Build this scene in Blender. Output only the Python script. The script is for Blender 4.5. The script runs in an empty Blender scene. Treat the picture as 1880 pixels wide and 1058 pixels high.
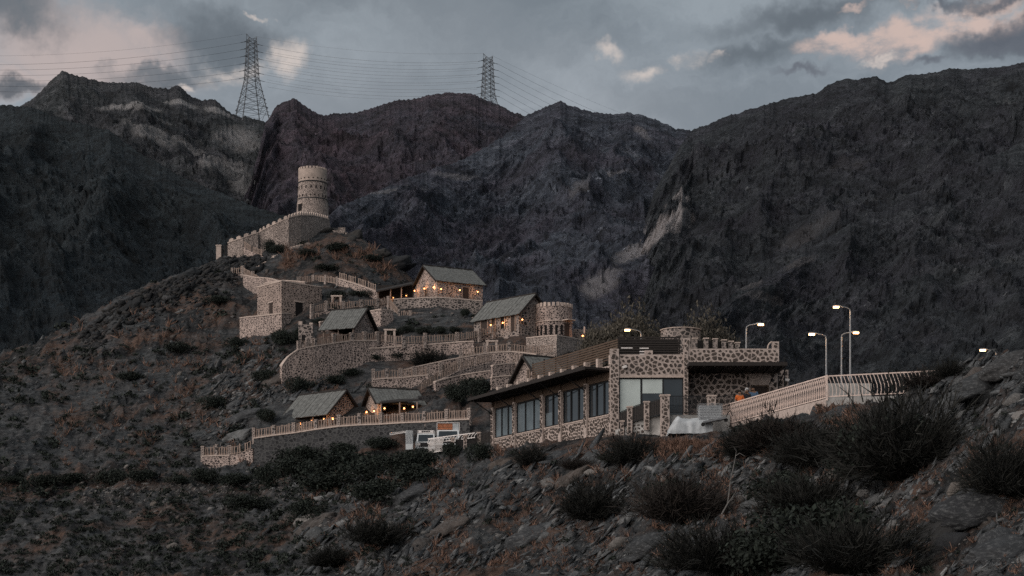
import bpy, math, random
import numpy as np
from mathutils import Vector, Matrix, Quaternion
R = math.radians
random.seed(7)
rng = np.random.default_rng(7)
SC = bpy.context.scene
COL = SC.collection

# ------------------------------------------------------------------ camera
F, HZ, CX = 3000.0, 1100.0, 940.0        # focal length in photo pixels, eye level row, centre column
cd = bpy.data.cameras.new('camera'); cam = bpy.data.objects.new('camera', cd); COL.objects.link(cam)
cd.sensor_width = 36; cd.sensor_fit = 'HORIZONTAL'
cd.lens = F / 1880 * 36
cd.shift_y = (HZ - 529) / 1880
cd.clip_start = 0.5; cd.clip_end = 20000
cam.location = (0, 0, 0); cam.rotation_euler = (R(90), 0, 0)
SC.camera = cam
SC.view_settings.view_transform = 'Standard'
SC.view_settings.look = 'None'
SC.view_settings.gamma = 1
SC.view_settings.exposure = 0.68
SC.view_settings.use_curve_mapping = False
SC.cycles.max_bounces = 6
SC.cycles.volume_bounces = 0
SC.cycles.use_adaptive_sampling = True
SC.cycles.use_denoising = False

def W(px, py, Y):
    return Vector(((px - CX) / F * Y, Y, (HZ - py) / F * Y))

# ------------------------------------------------------------------ sky (dusk, broken cloud)
world = bpy.data.worlds.new('World'); SC.world = world; world.use_nodes = True
nt = world.node_tree; nt.nodes.clear()
def N(t, **kw):
    n = nt.nodes.new(t)
    for k, v in kw.items(): setattr(n, k, v)
    return n
def L(a, b): nt.links.new(a, b)
out = N('ShaderNodeOutputWorld'); bg = N('ShaderNodeBackground'); L(bg.outputs[0], out.inputs[0])
sky = N('ShaderNodeTexSky', sky_type='NISHITA'); sky.sun_disc = False
SUN_EL, SUN_AZ = 24, -128               # degrees; azimuth from +Y towards +X
sky.sun_elevation = R(SUN_EL); sky.sun_rotation = R(SUN_AZ)
tc = N('ShaderNodeTexCoord')
def vmath(op, a, b=None):
    n = N('ShaderNodeVectorMath', operation=op)
    for i, s in enumerate((a, b)):
        if s is None: continue
        if isinstance(s, (tuple, list, Vector)): n.inputs[i].default_value = tuple(s)
        else: L(s, n.inputs[i])
    return n
def fmath(op, a, b=None, clamp=False):
    n = N('ShaderNodeMath', operation=op); n.use_clamp = clamp
    for i, s in enumerate((a, b)):
        if s is None: continue
        if isinstance(s, (int, float)): n.inputs[i].default_value = s
        else: L(s, n.inputs[i])
    return n.outputs[0]
def mixc(f, a, b, mode='MIX'):
    n = N('ShaderNodeMix', data_type='RGBA', blend_type=mode)
    for s, i in ((f, 0), (a, 6), (b, 7)):
        if isinstance(s, (int, float)): n.inputs[i].default_value = s
        elif isinstance(s, tuple): n.inputs[i].default_value = (*s, 1)
        else: L(s, n.inputs[i])
    return n.outputs[2]
def noise(vec, scale, detail=6, rough=.55, dist=0):
    n = N('ShaderNodeTexNoise'); n.inputs['Scale'].default_value = scale; n.inputs['Detail'].default_value = detail
    n.inputs['Roughness'].default_value = rough; n.inputs['Distortion'].default_value = dist
    L(vec, n.inputs['Vector']); return n
def ramp(f, stops, interp='EASE'):
    n = N('ShaderNodeValToRGB'); n.color_ramp.interpolation = interp
    e = n.color_ramp.elements
    while len(e) < len(stops): e.new(.5)
    for i, (p, c) in enumerate(stops):
        e[i].position = p; e[i].color = (c, c, c, 1) if isinstance(c, (int, float)) else (*c, 1)
    L(f, n.inputs[0]); return n.outputs[0]
D = tc.outputs['Generated']
wob = noise(D, 9, 6, .62)
wv = vmath('SCALE', vmath('SUBTRACT', wob.outputs['Color'], (.5, .5, .5)).outputs[0]); wv.inputs[3].default_value = .085
DW = vmath('ADD', D, wv.outputs[0]).outputs[0]
wob2 = noise(D, 34, 5, .6)
wv2 = vmath('SCALE', vmath('SUBTRACT', wob2.outputs['Color'], (.5, .5, .5)).outputs[0]); wv2.inputs[3].default_value = .03
DW = vmath('ADD', DW, wv2.outputs[0]).outputs[0]
sep = N('ShaderNodeSeparateXYZ'); L(D, sep.inputs[0])
elev = sep.outputs[2]
def blob(px, py, rx, ry, soft=.45, rot=0):
    """an opening in (or bank of) cloud, centred on one direction of the sky"""
    d = Vector(((px - CX) / F, 1, (HZ - py) / F)); l = d.length; d.normalize()
    mp = N('ShaderNodeMapping', vector_type='POINT')
    dif = vmath('SUBTRACT', DW, tuple(d)).outputs[0]
    L(dif, mp.inputs['Vector'])
    mp.inputs['Rotation'].default_value = (0, R(rot), 0)
    sc2 = vmath('MULTIPLY', mp.outputs[0], (F * l / rx, F * l / (rx + ry), F * l / ry)).outputs[0]
    ln = vmath('LENGTH', sc2).outputs['Value']
    return ramp(ln, [(0, 1), (max(0, 1 - soft) * .6, .92), (.98, 0)])
base = mixc(ramp(elev, [(.0, 0), (.27, .35), (.42, 1)], 'LINEAR'), (.250, .272, .300), (.160, .186, .202))
band = ramp(noise(vmath('MULTIPLY', DW, (1, 1, 2.4)).outputs[0], 5.0, 7, .6).outputs['Fac'], [(.36, 0), (.66, 1)])
base = mixc(fmath('MULTIPLY', band, .72), base, (.085, .10, .115))
band2 = ramp(noise(vmath('MULTIPLY', DW, (1, 1, 1.8)).outputs[0], 3.1, 5, .5).outputs['Fac'], [(.42, 0), (.7, 1)])
base = mixc(fmath('MULTIPLY', band2, .35), base, (.235, .245, .26))
def addm(ms):
    r = ms[0]
    for m in ms[1:]: r = fmath('MAXIMUM', r, m)
    return r
dark = addm([blob(20, 30, 110, 60, .7), blob(290, 122, 150, 32, .5, 10), blob(400, 55, 130, 75, .7), blob(1845, 98, 150, 60, .35),
             blob(1500, 30, 260, 50, .8), blob(1820, 5, 120, 28, .5), blob(30, 165, 60, 28), blob(1400, 100, 160, 40, .9)])
pinkL = addm([blob(150, 95, 270, 120, .5), blob(60, 150, 200, 60, .7), blob(270, 60, 120, 50, .8)])
pinkR = addm([blob(1560, 96, 110, 30, .4), blob(1660, 88, 110, 45, .5, 20), blob(1760, 45, 150, 55, .5, 18), blob(1625, 25, 60, 13, .6), blob(1850, 60, 90, 35, .6)])
warm = addm([blob(490, 98, 46, 50, .7, 25), blob(415, 115, 66, 30, .9), blob(345, 138, 26, 12, .8), blob(462, 2, 28, 12), blob(1140, 95, 50, 26, .9),
             blob(1212, 128, 44, 26, .9), blob(1292, 99, 38, 28, .9), blob(1336, 101, 26, 14, .7), blob(1590, 130, 40, 14)])
c = mixc(fmath('MULTIPLY', pinkL, .95), base, (.32, .265, .25))
fineL = ramp(noise(vmath('MULTIPLY', D, (1, 1, 2)).outputs[0], 26, 7, .62).outputs['Fac'], [(.36, .12), (.56, 1)])
c = mixc(fmath('MULTIPLY', dark, .92), c, mixc(band, (.048, .055, .064), (.085, .098, .11)))
c = mixc(fmath('MULTIPLY', fmath('MULTIPLY', pinkR, fineL), .95), c, (.40, .302, .262))
dark2 = addm([blob(1845, 92, 150, 52, .35), blob(1700, 10, 90, 22, .7), blob(1840, 3, 90, 18, .6), blob(1480, 150, 80, 14, .8), blob(1690, 135, 70, 14, .8)])
c = mixc(fmath('MULTIPLY', dark2, .93), c, mixc(band, (.060, .066, .078), (.095, .10, .115)))
c = mixc(fmath('MULTIPLY', fmath('MULTIPLY', warm, fineL), .85), c, (.43, .372, .335))
nish = mixc(1.0, sky.outputs[0], (.11, .11, .11), 'MULTIPLY')
c = mixc(.965, nish, c)
L(c, bg.inputs['Color']); bg.inputs['Strength'].default_value = 1.0

# ------------------------------------------------------------------ dusk glow from behind the left shoulder
sd = bpy.data.lights.new('sun', 'SUN'); sun = bpy.data.objects.new('sun', sd); COL.objects.link(sun)
sd.energy = 2.1; sd.angle = R(85); sd.color = (1.0, .90, .84)
az, el = R(SUN_AZ), R(SUN_EL)
dv = Vector((math.sin(az) * math.cos(el), math.cos(az) * math.cos(el), math.sin(el)))
sun.rotation_euler = dv.to_track_quat('Z', 'Y').to_euler()

# ------------------------------------------------------------------ noise
_p = np.random.default_rng(3).permutation(256); _p = np.concatenate([_p, _p, _p])
_g = np.random.default_rng(4).normal(size=(256, 2)); _g /= np.linalg.norm(_g, axis=1)[:, None]
def pn(x, y, seed=0):
    x = np.asarray(x, float) + seed * 17.31; y = np.asarray(y, float) + seed * 5.77
    xi = np.floor(x).astype(int); yi = np.floor(y).astype(int); xf = x - xi; yf = y - yi
    u = xf * xf * xf * (xf * (xf * 6 - 15) + 10); v = yf * yf * yf * (yf * (yf * 6 - 15) + 10)
    def g(a, b):
        h = _p[(_p[(xi + a) % 256] + (yi + b)) % 256]; gr = _g[h]
        return gr[..., 0] * (xf - a) + gr[..., 1] * (yf - b)
    a = g(0, 0); b = g(1, 0); c_ = g(0, 1); d = g(1, 1)
    return 1.5 * ((a * (1 - u) + b * u) * (1 - v) + (c_ * (1 - u) + d * u) * v)
def fbm(x, y, o=5, seed=0, gain=.5):
    r = 0; a = 1; f = 1
    for i in range(o): r = r + a * pn(x * f, y * f, seed + i); a *= gain; f *= 2.03
    return r
def ridged(x, y, o=5, seed=0, gain=.5):
    r = 0; a = 1; f = 1; w = 1
    for i in range(o):
        s = 1 - np.abs(pn(x * f, y * f, seed + i)) * 1.6; s = s * s * w; w = np.clip(s * 1.6, 0, 1)
        r = r + a * s; a *= gain; f *= 2.07
    return r

def facets(x, y, cell, seed, an=1.0):
    """broken blocky surface: every cell of rock has its own level and tilt"""
    x = np.asarray(x, float) / cell; y = np.asarray(y, float) / (cell * an); xi = np.floor(x).astype(int); yi = np.floor(y).astype(int)
    rg = np.random.default_rng(900 + seed); T_ = rg.uniform(0, 1, (4096, 5)); best = np.full(x.shape, 1e9); h = np.zeros(x.shape)
    for a in (-1, 0, 1):
        for b in (-1, 0, 1):
            q = T_[((xi + a) * 73 + (yi + b) * 179 + seed * 31) % 4096]; dx = x - (xi + a + q[..., 0]); dy = y - (yi + b + q[..., 1]); d = dx * dx + dy * dy
            v = (q[..., 2] - .5) + dx * (q[..., 3] - .35) * 1.5 + dy * (q[..., 4] - .5) * 1.3; k = d < best; best = np.where(k, d, best); h = np.where(k, v, h)
    return h

# ------------------------------------------------------------------ materials
class MT:
    """small node builder"""
    def __init__(s, name):
        s.m = bpy.data.materials.new(name); s.m.use_nodes = True; s.t = s.m.node_tree
        s.b = s.t.nodes['Principled BSDF']; s.c = s.t.nodes.new('ShaderNodeTexCoord')
    def n(s, t, **k):
        q = s.t.nodes.new(t)
        for a, b in k.items(): setattr(q, a, b)
        return q
    def l(s, a, b): s.t.links.new(a, b)
    def map(s, sc=(1, 1, 1), src='Object', rot=(0, 0, 0)):
        q = s.n('ShaderNodeMapping'); q.inputs['Scale'].default_value = sc; q.inputs['Rotation'].default_value = rot
        s.l(s.c.outputs[src], q.inputs['Vector']); return q.outputs[0]
    def noise(s, scale, d=5, r=.6, vec=None, dist=0, out='Fac'):
        q = s.n('ShaderNodeTexNoise'); q.inputs['Scale'].default_value = scale; q.inputs['Detail'].default_value = d
        q.inputs['Roughness'].default_value = r; q.inputs['Distortion'].default_value = dist
        s.l(vec or s.map(), q.inputs['Vector']); return q.outputs[out]
    def ramp(s, f, stops, interp='LINEAR'):
        q = s.n('ShaderNodeValToRGB'); q.color_ramp.interpolation = interp; e = q.color_ramp.elements
        while len(e) < len(stops): e.new(.5)
        for i, (p, c) in enumerate(stops): e[i].position = p; e[i].color = (c, c, c, 1) if isinstance(c, (int, float)) else (*c, 1)
        s.l(f, q.inputs[0]); return q.outputs[0]
    def mix(s, f, a, b, mode='MIX'):
        q = s.n('ShaderNodeMix', data_type='RGBA', blend_type=mode)
        for v, i in ((f, 0), (a, 6), (b, 7)):
            if isinstance(v, (int, float)): q.inputs[i].default_value = v
            elif isinstance(v, tuple): q.inputs[i].default_value = (*v, 1)
            else: s.l(v, q.inputs[i])
        return q.outputs[2]
    def math(s, op, a, b):
        q = s.n('ShaderNodeMath', operation=op)
        for i, v in enumerate((a, b)):
            if isinstance(v, (int, float)): q.inputs[i].default_value = v
            else: s.l(v, q.inputs[i])
        return q.outputs[0]
    def fin(s, col, rough=.9, h=None, bs=.5, bd=.05):
        if isinstance(col, tuple): s.b.inputs['Base Color'].default_value = (*col, 1)
        else: s.l(col, s.b.inputs['Base Color'])
        s.b.inputs['Roughness'].default_value = rough; s.b.inputs['Specular IOR Level'].default_value = .25
        if h is not None:
            q = s.n('ShaderNodeBump'); q.inputs['Strength'].default_value = bs; q.inputs['Distance'].default_value = bd
            s.l(h, q.inputs['Height']); s.l(q.outputs[0], s.b.inputs['Normal'])
        return s.m
def plain(name, col, var=.25, scale=4, rough=.8, bd=.01, stretch=(1, 1, 1), metal=0):
    t = MT(name); v = t.map(stretch); f = t.noise(scale, 5, .65, v)
    lo = tuple(x * (1 - var) for x in col); hi = tuple(min(1, x * (1 + var)) for x in col)
    m = t.fin(t.ramp(f, [(.3, lo), (.7, hi)]), rough, f, .6, bd); t.b.inputs['Metallic'].default_value = metal; return m
def masonry(name, mortar, stone, scale=(2.6, 2.6, 3.4), lim=.42, tint=.35):
    t = MT(name)
    w = t.noise(3.0, 3, .6, out='Color'); mp = t.map(scale)
    a = t.n('ShaderNodeVectorMath', operation='MULTIPLY_ADD'); t.l(w, a.inputs[0]); a.inputs[1].default_value = (.55, .55, .55); t.l(mp, a.inputs[2])
    v = t.n('ShaderNodeTexVoronoi'); v.inputs['Scale'].default_value = 1; v.inputs['Randomness'].default_value = .9; t.l(a.outputs[0], v.inputs['Vector'])
    e = t.n('ShaderNodeTexVoronoi', feature='DISTANCE_TO_EDGE'); e.inputs['Randomness'].default_value = .9; e.inputs['Scale'].default_value = 1; t.l(a.outputs[0], e.inputs['Vector'])
    big = t.noise(.45, 4, .6); fine = t.noise(18, 4, .7)
    joint = t.ramp(e.outputs['Distance'], [(lim * .28, 1), (lim * .46, 0)])
    rnd = t.ramp(v.outputs['Color'], [(.15, tuple(x * .5 for x in stone)), (.55, stone), (.9, tuple(x * .62 + y * .38 for x, y in zip(stone, mortar)))])
    mc = t.mix(t.ramp(big, [(.35, 0), (.65, 1)]), tuple(x * .74 for x in mortar), mortar)
    mc = t.mix(t.ramp(fine, [(.3, .45), (.7, 0)]), mc, tuple(x * .55 for x in mortar))
    h = t.math('ADD', joint, t.math('MULTIPLY', fine, .35))
    return t.fin(t.mix(joint, rnd, mc), .95, h, .8, .05)
M = {}
M['stonewall'] = masonry('rubble_masonry', (.46, .365, .32), (.07, .058, .055), (3.4, 3.4, 4.4), .36)
M['stonewall_fine'] = masonry('fine_rubble_masonry', (.45, .37, .325), (.10, .083, .075), (4.6, 4.6, 6.5), .36)
M['stonewall_grey'] = masonry('grey_rubble_masonry', (.34, .285, .255), (.05, .045, .043), (2.6, 2.6, 3.4), .36)
M['stonewall_dark'] = masonry('dark_rubble_masonry', (.075, .075, .075), (.03, .03, .032), (2.2, 2.2, 3.0), .3)  # darkened rubble masonry; on the low walls the darkness is painted shade
M['blockwall'] = masonry('coursed_block_masonry', (.37, .29, .25), (.045, .037, .034), (3.0, 3.0, 4.6), .50)
M['mortar'] = plain('pale_mortar', (.37, .305, .27), .3, 6, .95, .03)
M['plaster'] = plain('tower_plaster', (.34, .275, .235), .25, 1.6, .95, .03)
M['coping'] = plain('pale_coping', (.40, .325, .28), .25, 4, .95, .02)
def stonemat():
    t = MT('dark_field_stone'); g = t.n('ShaderNodeNewGeometry'); oi = t.n('ShaderNodeObjectInfo')
    f = t.noise(7, 5, .7)
    base = t.ramp(t.math('FRACT', t.math('ADD', oi.outputs['Random'], g.outputs['Random Per Island']), 0), [(0, (.05, .038, .032)), (.4, (.075, .06, .05)), (.75, (.10, .08, .066)), (1, (.055, .05, .05))])
    return t.fin(t.mix(t.ramp(f, [(.3, .5), (.75, 0)]), base, (.035, .03, .028)), .9, f, .8, .03)
M['stone'] = stonemat()
def rockmat(name, cols, sc=1.2):
    t = MT(name); g = t.n('ShaderNodeNewGeometry'); oi = t.n('ShaderNodeObjectInfo')
    f = t.noise(sc * 2.2, 7, .68); f2 = t.noise(sc * 9, 4, .7, t.map((1, 1, 3)))
    k = t.math('FRACT', t.math('ADD', oi.outputs['Random'], g.outputs['Random Per Island']), 0)
    base = t.ramp(k, [(i / (len(cols) - 1), c) for i, c in enumerate(cols)])
    col = t.mix(t.ramp(f, [(.32, .65), (.6, 0)]), base, tuple(x * .4 for x in cols[0]))
    col = t.mix(t.ramp(f2, [(.5, 0), (.8, .5)]), col, tuple(min(1, x * 1.7) for x in cols[-1]))
    return t.fin(col, .88, t.math('ADD', f, t.math('MULTIPLY', f2, .4)), .9, .12)
M['rock'] = rockmat('grey_rock', [(.018, .019, .021), (.045, .048, .051), (.085, .066, .054), (.030, .034, .037), (.13, .133, .132)])
M['shard'] = rockmat('blue_grey_slate', [(.014, .016, .018), (.055, .061, .066), (.11, .115, .118), (.03, .033, .036), (.21, .213, .21)])
M['rock_pale'] = rockmat('pale_rock', [(.075, .072, .068), (.14, .137, .133), (.10, .085, .072), (.20, .19, .18)])
M['rock_dark'] = rockmat('dark_rock', [(.012, .013, .014), (.025, .026, .028), (.036, .033, .03), (.018, .02, .022)])
M['wood'] = plain('weathered_wood', (.23, .175, .145), .4, 6, .9, .01, (3, 3, .6))
M['wood_dark'] = plain('dark_wood', (.022, .018, .016), .4, 6, .75, .01, (3, 3, .6))
M['fascia'] = plain('brown_timber_band', (.085, .058, .042), .35, 5, .85, .01, (1, 1, 4))
M['roof'] = plain('weathered_roof_boards', (.115, .118, .112), .45, 3, .85, .02)
M['metal_white'] = plain('white_painted_steel', (.62, .58, .55), .15, 3, .5, .003)
M['rail_pink'] = plain('cream_painted_steel', (.58, .46, .40), .2, 3, .6, .003)
M['metal_black'] = plain('black_steel', (.012, .012, .013), .3, 3, .55, .003)
M['galv'] = plain('galvanised_steel', (.26, .265, .27), .2, 3, .5, .003, metal=.4)
M['galv_dark'] = plain('pylon_steel', (.07, .075, .082), .2, .3, .6, .003, metal=.2)
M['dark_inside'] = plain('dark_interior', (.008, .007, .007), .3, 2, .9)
M['door'] = plain('dark_brown_door', (.03, .02, .016), .35, 5, .7, .01, (4, 4, .6))
M['blind'] = plain('pale_roller_blind', (.42, .47, .45), .1, 1.2, .7, .003)
M['concrete'] = plain('pale_concrete', (.30, .29, .275), .3, 1.5, .9, .02)
M['tarp'] = plain('pale_tarpaulin', (.36, .38, .39), .25, 2.5, .6, .05)
M['car_white'] = plain('white_car_paint', (.50, .52, .52), .06, 2, .35, .001)
M['cargo_orange'] = plain('orange_cargo', (.42, .15, .07), .25, 3, .7, .01)
M['rubber'] = plain('black_rubber', (.015, .015, .015), .2, 5, .8)
M['skin'] = plain('skin', (.25, .14, .09), .1, 5, .6)
M['shirt_orange'] = plain('orange_shirt', (.55, .13, .03), .15, 5, .85)
M['shirt_dark'] = plain('dark_shirt', (.03, .03, .035), .15, 5, .85)
M['shirt_blue'] = plain('blue_shirt', (.10, .17, .27), .15, 5, .85)
M['trousers'] = plain('dark_trousers', (.03, .03, .04), .15, 5, .85)
M['hair'] = plain('black_hair', (.012, .01, .009), .15, 9, .7)
M['cap_white'] = plain('white_cap', (.6, .6, .6), .1, 5, .8)
def glassmat(name, col, rough=.08):
    t = MT(name); f = t.noise(.9, 3, .5)
    m = t.fin(t.mix(t.ramp(f, [(.35, 0), (.7, 1)]), col, tuple(x * 1.8 for x in col)), rough); t.b.inputs['Specular IOR Level'].default_value = .9; return m
M['glass'] = glassmat('dark_window_glass', (.014, .018, .021))
M['glass_sky_tint'] = glassmat('sky_tinted_window_glass', (.075, .095, .105), .3)  # paler uneven colour paints the sky's reflection into the panes
def emis(name, col, st):
    t = MT(name); t.b.inputs['Emission Color'].default_value = (*col, 1); t.b.inputs['Emission Strength'].default_value = st
    return t.fin(col, .6)
M['lamp_warm'] = emis('lit_lantern_glass', (1, .36, .12), 5.0)
M['lamp_street'] = emis('lit_street_lamp_glass', (1, .58, .28), 5.0)
def leafmat(name, c1, c2):
    t = MT(name); g = t.n('ShaderNodeNewGeometry'); oi = t.n('ShaderNodeObjectInfo')
    k = t.math('FRACT', t.math('ADD', t.math('MULTIPLY', oi.outputs['Random'], 3.7), g.outputs['Random Per Island']), 0)
    m = t.fin(t.ramp(k, [(0, c1), (.6, c2), (1, tuple(x * 1.5 for x in c2))]), .85); return m
M['leaf'] = leafmat('dark_leaf', (.007, .010, .008), (.017, .022, .017))
M['leaf_green'] = leafmat('green_leaf', (.010, .018, .011), (.022, .034, .019))
M['twig'] = leafmat('dark_twig', (.006, .007, .006), (.015, .015, .013))
M['twig_brown'] = leafmat('brown_twig', (.013, .011, .010), (.026, .021, .018))
M['leaf_tree'] = leafmat('grey_brown_leaf', (.034, .031, .025), (.068, .060, .047))
M['drygrass'] = leafmat('dry_grass', (.05, .031, .023), (.14, .084, .061))
M['bark'] = plain('bark', (.02, .016, .014), .4, 6, .95, .03)
M['deadwood'] = plain('bleached_wood', (.12, .115, .108), .3, 6, .9, .02)

# ------------------------------------------------------------------ mesh helpers
def tag(o, label=None, cat=None, group=None, kind=None):
    if label: o['label'] = label
    if cat: o['category'] = cat
    if group: o['group'] = group
    if kind: o['kind'] = kind
    return o
def npmesh(name, V, Fc, mat, smooth=False):
    """V (n,3), Fc (m,k) of equal-sized polygons"""
    me = bpy.data.meshes.new(name); V = np.asarray(V, np.float32); Fc = np.asarray(Fc, np.int32); k = Fc.shape[1]
    me.vertices.add(len(V)); me.vertices.foreach_set('co', V.ravel())
    me.loops.add(Fc.size); me.loops.foreach_set('vertex_index', Fc.ravel())
    me.polygons.add(len(Fc)); me.polygons.foreach_set('loop_start', np.arange(0, Fc.size, k, dtype=np.int32))
    me.update(calc_edges=True); me.materials.append(mat)
    if smooth: me.polygons.foreach_set('use_smooth', np.ones(len(Fc), bool))
    return me
def link(name, me, parent=None, loc=(0, 0, 0), rot=None, scale=None):
    o = bpy.data.objects.new(name, me); COL.objects.link(o)
    if parent is not None: o.parent = parent
    o.location = loc
    if rot is not None: o.rotation_euler = rot
    if scale is not None: o.scale = scale
    return o
class MB:
    def __init__(s): s.v = []; s.f = []
    def add(s, vs, fs):
        b = len(s.v); s.v += [tuple(x) for x in vs]; s.f += [tuple(b + i for i in f) for f in fs]; return s
    def hexa(s, p):      # 8 corners: bottom 4 ccw, top 4
        return s.add(p, [(0, 3, 2, 1), (4, 5, 6, 7), (0, 1, 5, 4), (1, 2, 6, 5), (2, 3, 7, 6), (3, 0, 4, 7)])
    def box(s, c, u, v, w):   # centre and three half vectors
        c, u, v, w = map(Vector, (c, u, v, w))
        return s.hexa([c - u - v - w, c + u - v - w, c + u + v - w, c - u + v - w, c - u - v + w, c + u - v + w, c + u + v + w, c - u + v + w])
    def abox(s, x0, x1, y0, y1, z0, z1):
        return s.hexa([(x0, y0, z0), (x1, y0, z0), (x1, y1, z0), (x0, y1, z0), (x0, y0, z1), (x1, y0, z1), (x1, y1, z1), (x0, y1, z1)])
    def bar(s, a, b, r, r2=None, n=4, up=(0, 0, 1)):
        a, b = Vector(a), Vector(b); d = b - a
        if d.length < 1e-6: return s
        d.normalize(); x = d.cross(Vector(up))
        if x.length < .05: x = d.cross(Vector((1, 0, 0)))
        x.normalize(); y = x.cross(d); r2 = r if r2 is None else r2; P = []
        for q, rr in ((a, r), (b, r2)):
            for i in range(n):
                t = 2 * math.pi * (i + .5) / n; P.append(q + (x * math.cos(t) + y * math.sin(t)) * rr)
        fs = [(i, (i + 1) % n, n + (i + 1) % n, n + i) for i in range(n)] + [tuple(range(n))[::-1], tuple(range(n, 2 * n))]
        return s.add(P, fs)
    def tube(s, pts, rad, n=5):
        for i in range(len(pts) - 1):
            r0 = rad[i] if isinstance(rad, list) else rad; r1 = rad[i + 1] if isinstance(rad, list) else rad
            s.bar(pts[i], pts[i + 1], r0, r1, n)
        return s
    def build(s, name, mat, parent=None, org=None, **k):
        me = bpy.data.meshes.new(name); o0 = Vector(org) if org is not None else Vector()
        me.from_pydata([tuple(Vector(v) - o0) for v in s.v], [], s.f); me.update(); me.materials.append(mat)
        o = link(name, me, parent)
        if parent is None and org is not None: o.location = o0
        tag(o, **k); return o
def thing(name, label, cat, loc, group=None):
    o = bpy.data.objects.new(name, None); COL.objects.link(o); o.location = loc; o.empty_display_size = .3
    return tag(o, label, cat, group)

# ------------------------------------------------------------------ where the walls and terraces stand: (column, top row, base row, distance)
# every wall: name key, material, points, thickness, crenellated?, label
WALLS = [
 ('w_low', 'stonewall_dark', [(466,806,852,158),(540,796,852,156.5),(622,784,845,154.5),(700,780,800,152.5),(780,776,796,150.5),(862,771,792,148)], .5, 0, 'rubble terrace wall with painted-in shade under the lowest picket fence and its two huts'),
 ('w_bl', 'stonewall', [(372,839,853,160),(421,838,853,159.5)], .5, 0, 'short pale stone wall at the foot of the hill, lowest and farthest left of the walls'),
 ('w3', 'stonewall', [(518,672,706,176),(530,656,704,176.5),(548,643,702,177),(578,637,700,178),(645,627,688,181),(692,627,666,183)], .5, 0, 'tall pink rubble retaining wall under the open hut and its picket fence'),
 ('w3b', 'stonewall', [(640,643,668,181.5),(700,640,662,183),(760,637,655,184),(820,631,650,184.5),(870,628,646,184)], .5, 0, 'long low stone wall with pale coping curving below the middle fence'),
 ('w4', 'stonewall', [(685,698,716,171),(735,695,714,171.5),(786,690,712,172)], .5, 0, 'stone wall topped by a picket fence directly uphill of the lower right hut'),
 ('w4b', 'stonewall', [(735,682,700,175),(790,669,692,176),(850,657,682,177),(900,649,677,178),(940,647,672,178),(985,652,676,177)], .5, 0, 'stone wall with a coping that curves up to the right under the terrace fence'),
 ('w5', 'stonewall', [(903,694,728,163),(952,690,720,164)], .5, 0, 'short stone wall beside the small gabled shed behind the glass wing'),
 ('w6', 'stonewall_fine', [(966,622,650,180),(1022,617,650,178),(1077,627,650,184)], .5, 0, 'angular stone terrace wall in front of the crenellated annexe'),
 ('w7', 'stonewall', [(440,585,620,202),(478,581,616,199.5),(517,577,604,197.5),(534,577,596,199)], .5, 0, 'stone plinth wall under the flat-roofed block house'),
 ('w8', 'stonewall', [(678,573,592,197.5),(700,569,594,196.3),(722,572,592,197.5)], .5, 0, 'small rounded stone wall below the porch of the upper house'),
 ('w9', 'stonewall_grey', [(722,551,566,201),(760,549,564,201),(803,547,566,200.6),(886,554,574,201.5)], .5, 0, 'stone base wall running under the upper house and its porch'),
 ('w10', 'stonewall', [(621,513,524,208),(655,523,533,206),(692,537,545,204)], .4, 0, 'sloping stone parapet stepping down from the block house towards the porch'),
 ('w11', 'stonewall', [(484,522,530,215),(520,516,526,211),(560,519,526,209.5)], .4, 0, 'low curved stone parapet behind the roof of the block house'),
 ('w12', 'stonewall', [(446,506,522,220.5),(470,511,530,218),(494,512,534,215.5),(518,520,540,212)], .4, 0, 'winding stone parapet coming down from the bend of the hill stair'),
 ('w13', 'stonewall', [(905,672,694,168.5),(945,668,690,170),(992,672,690,170)], .4, 0, 'stone wall with pale top just above the small gabled shed'),
 ('w14', 'stonewall', [(800,702,722,168),(845,690,712,170),(900,682,704,170.5)], .4, 0, 'sloping stone wall behind the dark thicket under the climbing stair fence'),
 ('w15', 'stonewall', [(588,592,606,195.5),(640,584,600,197.5),(676,580,598,197.5)], .4, 0, 'low stone wall peeping out above the roof of the open hut'),
 ('f1', 'stonewall_fine', [(418,447,473,230.5),(445,438,471,229.8),(474,428,467,230.5)], .7, 1, 'lower crenellated fort wall stepping up from the gate posts'),
 ('f2', 'stonewall_fine', [(475,428,466,231.2),(487,421,448,231),(508,411,452,230.5),(530,401,450,230.5),(552,396,447,232.5),(576,397,434,236),(604,404,420,241)], .8, 1, 'tall crenellated fort wall curving up to the round tower'),
]
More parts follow.
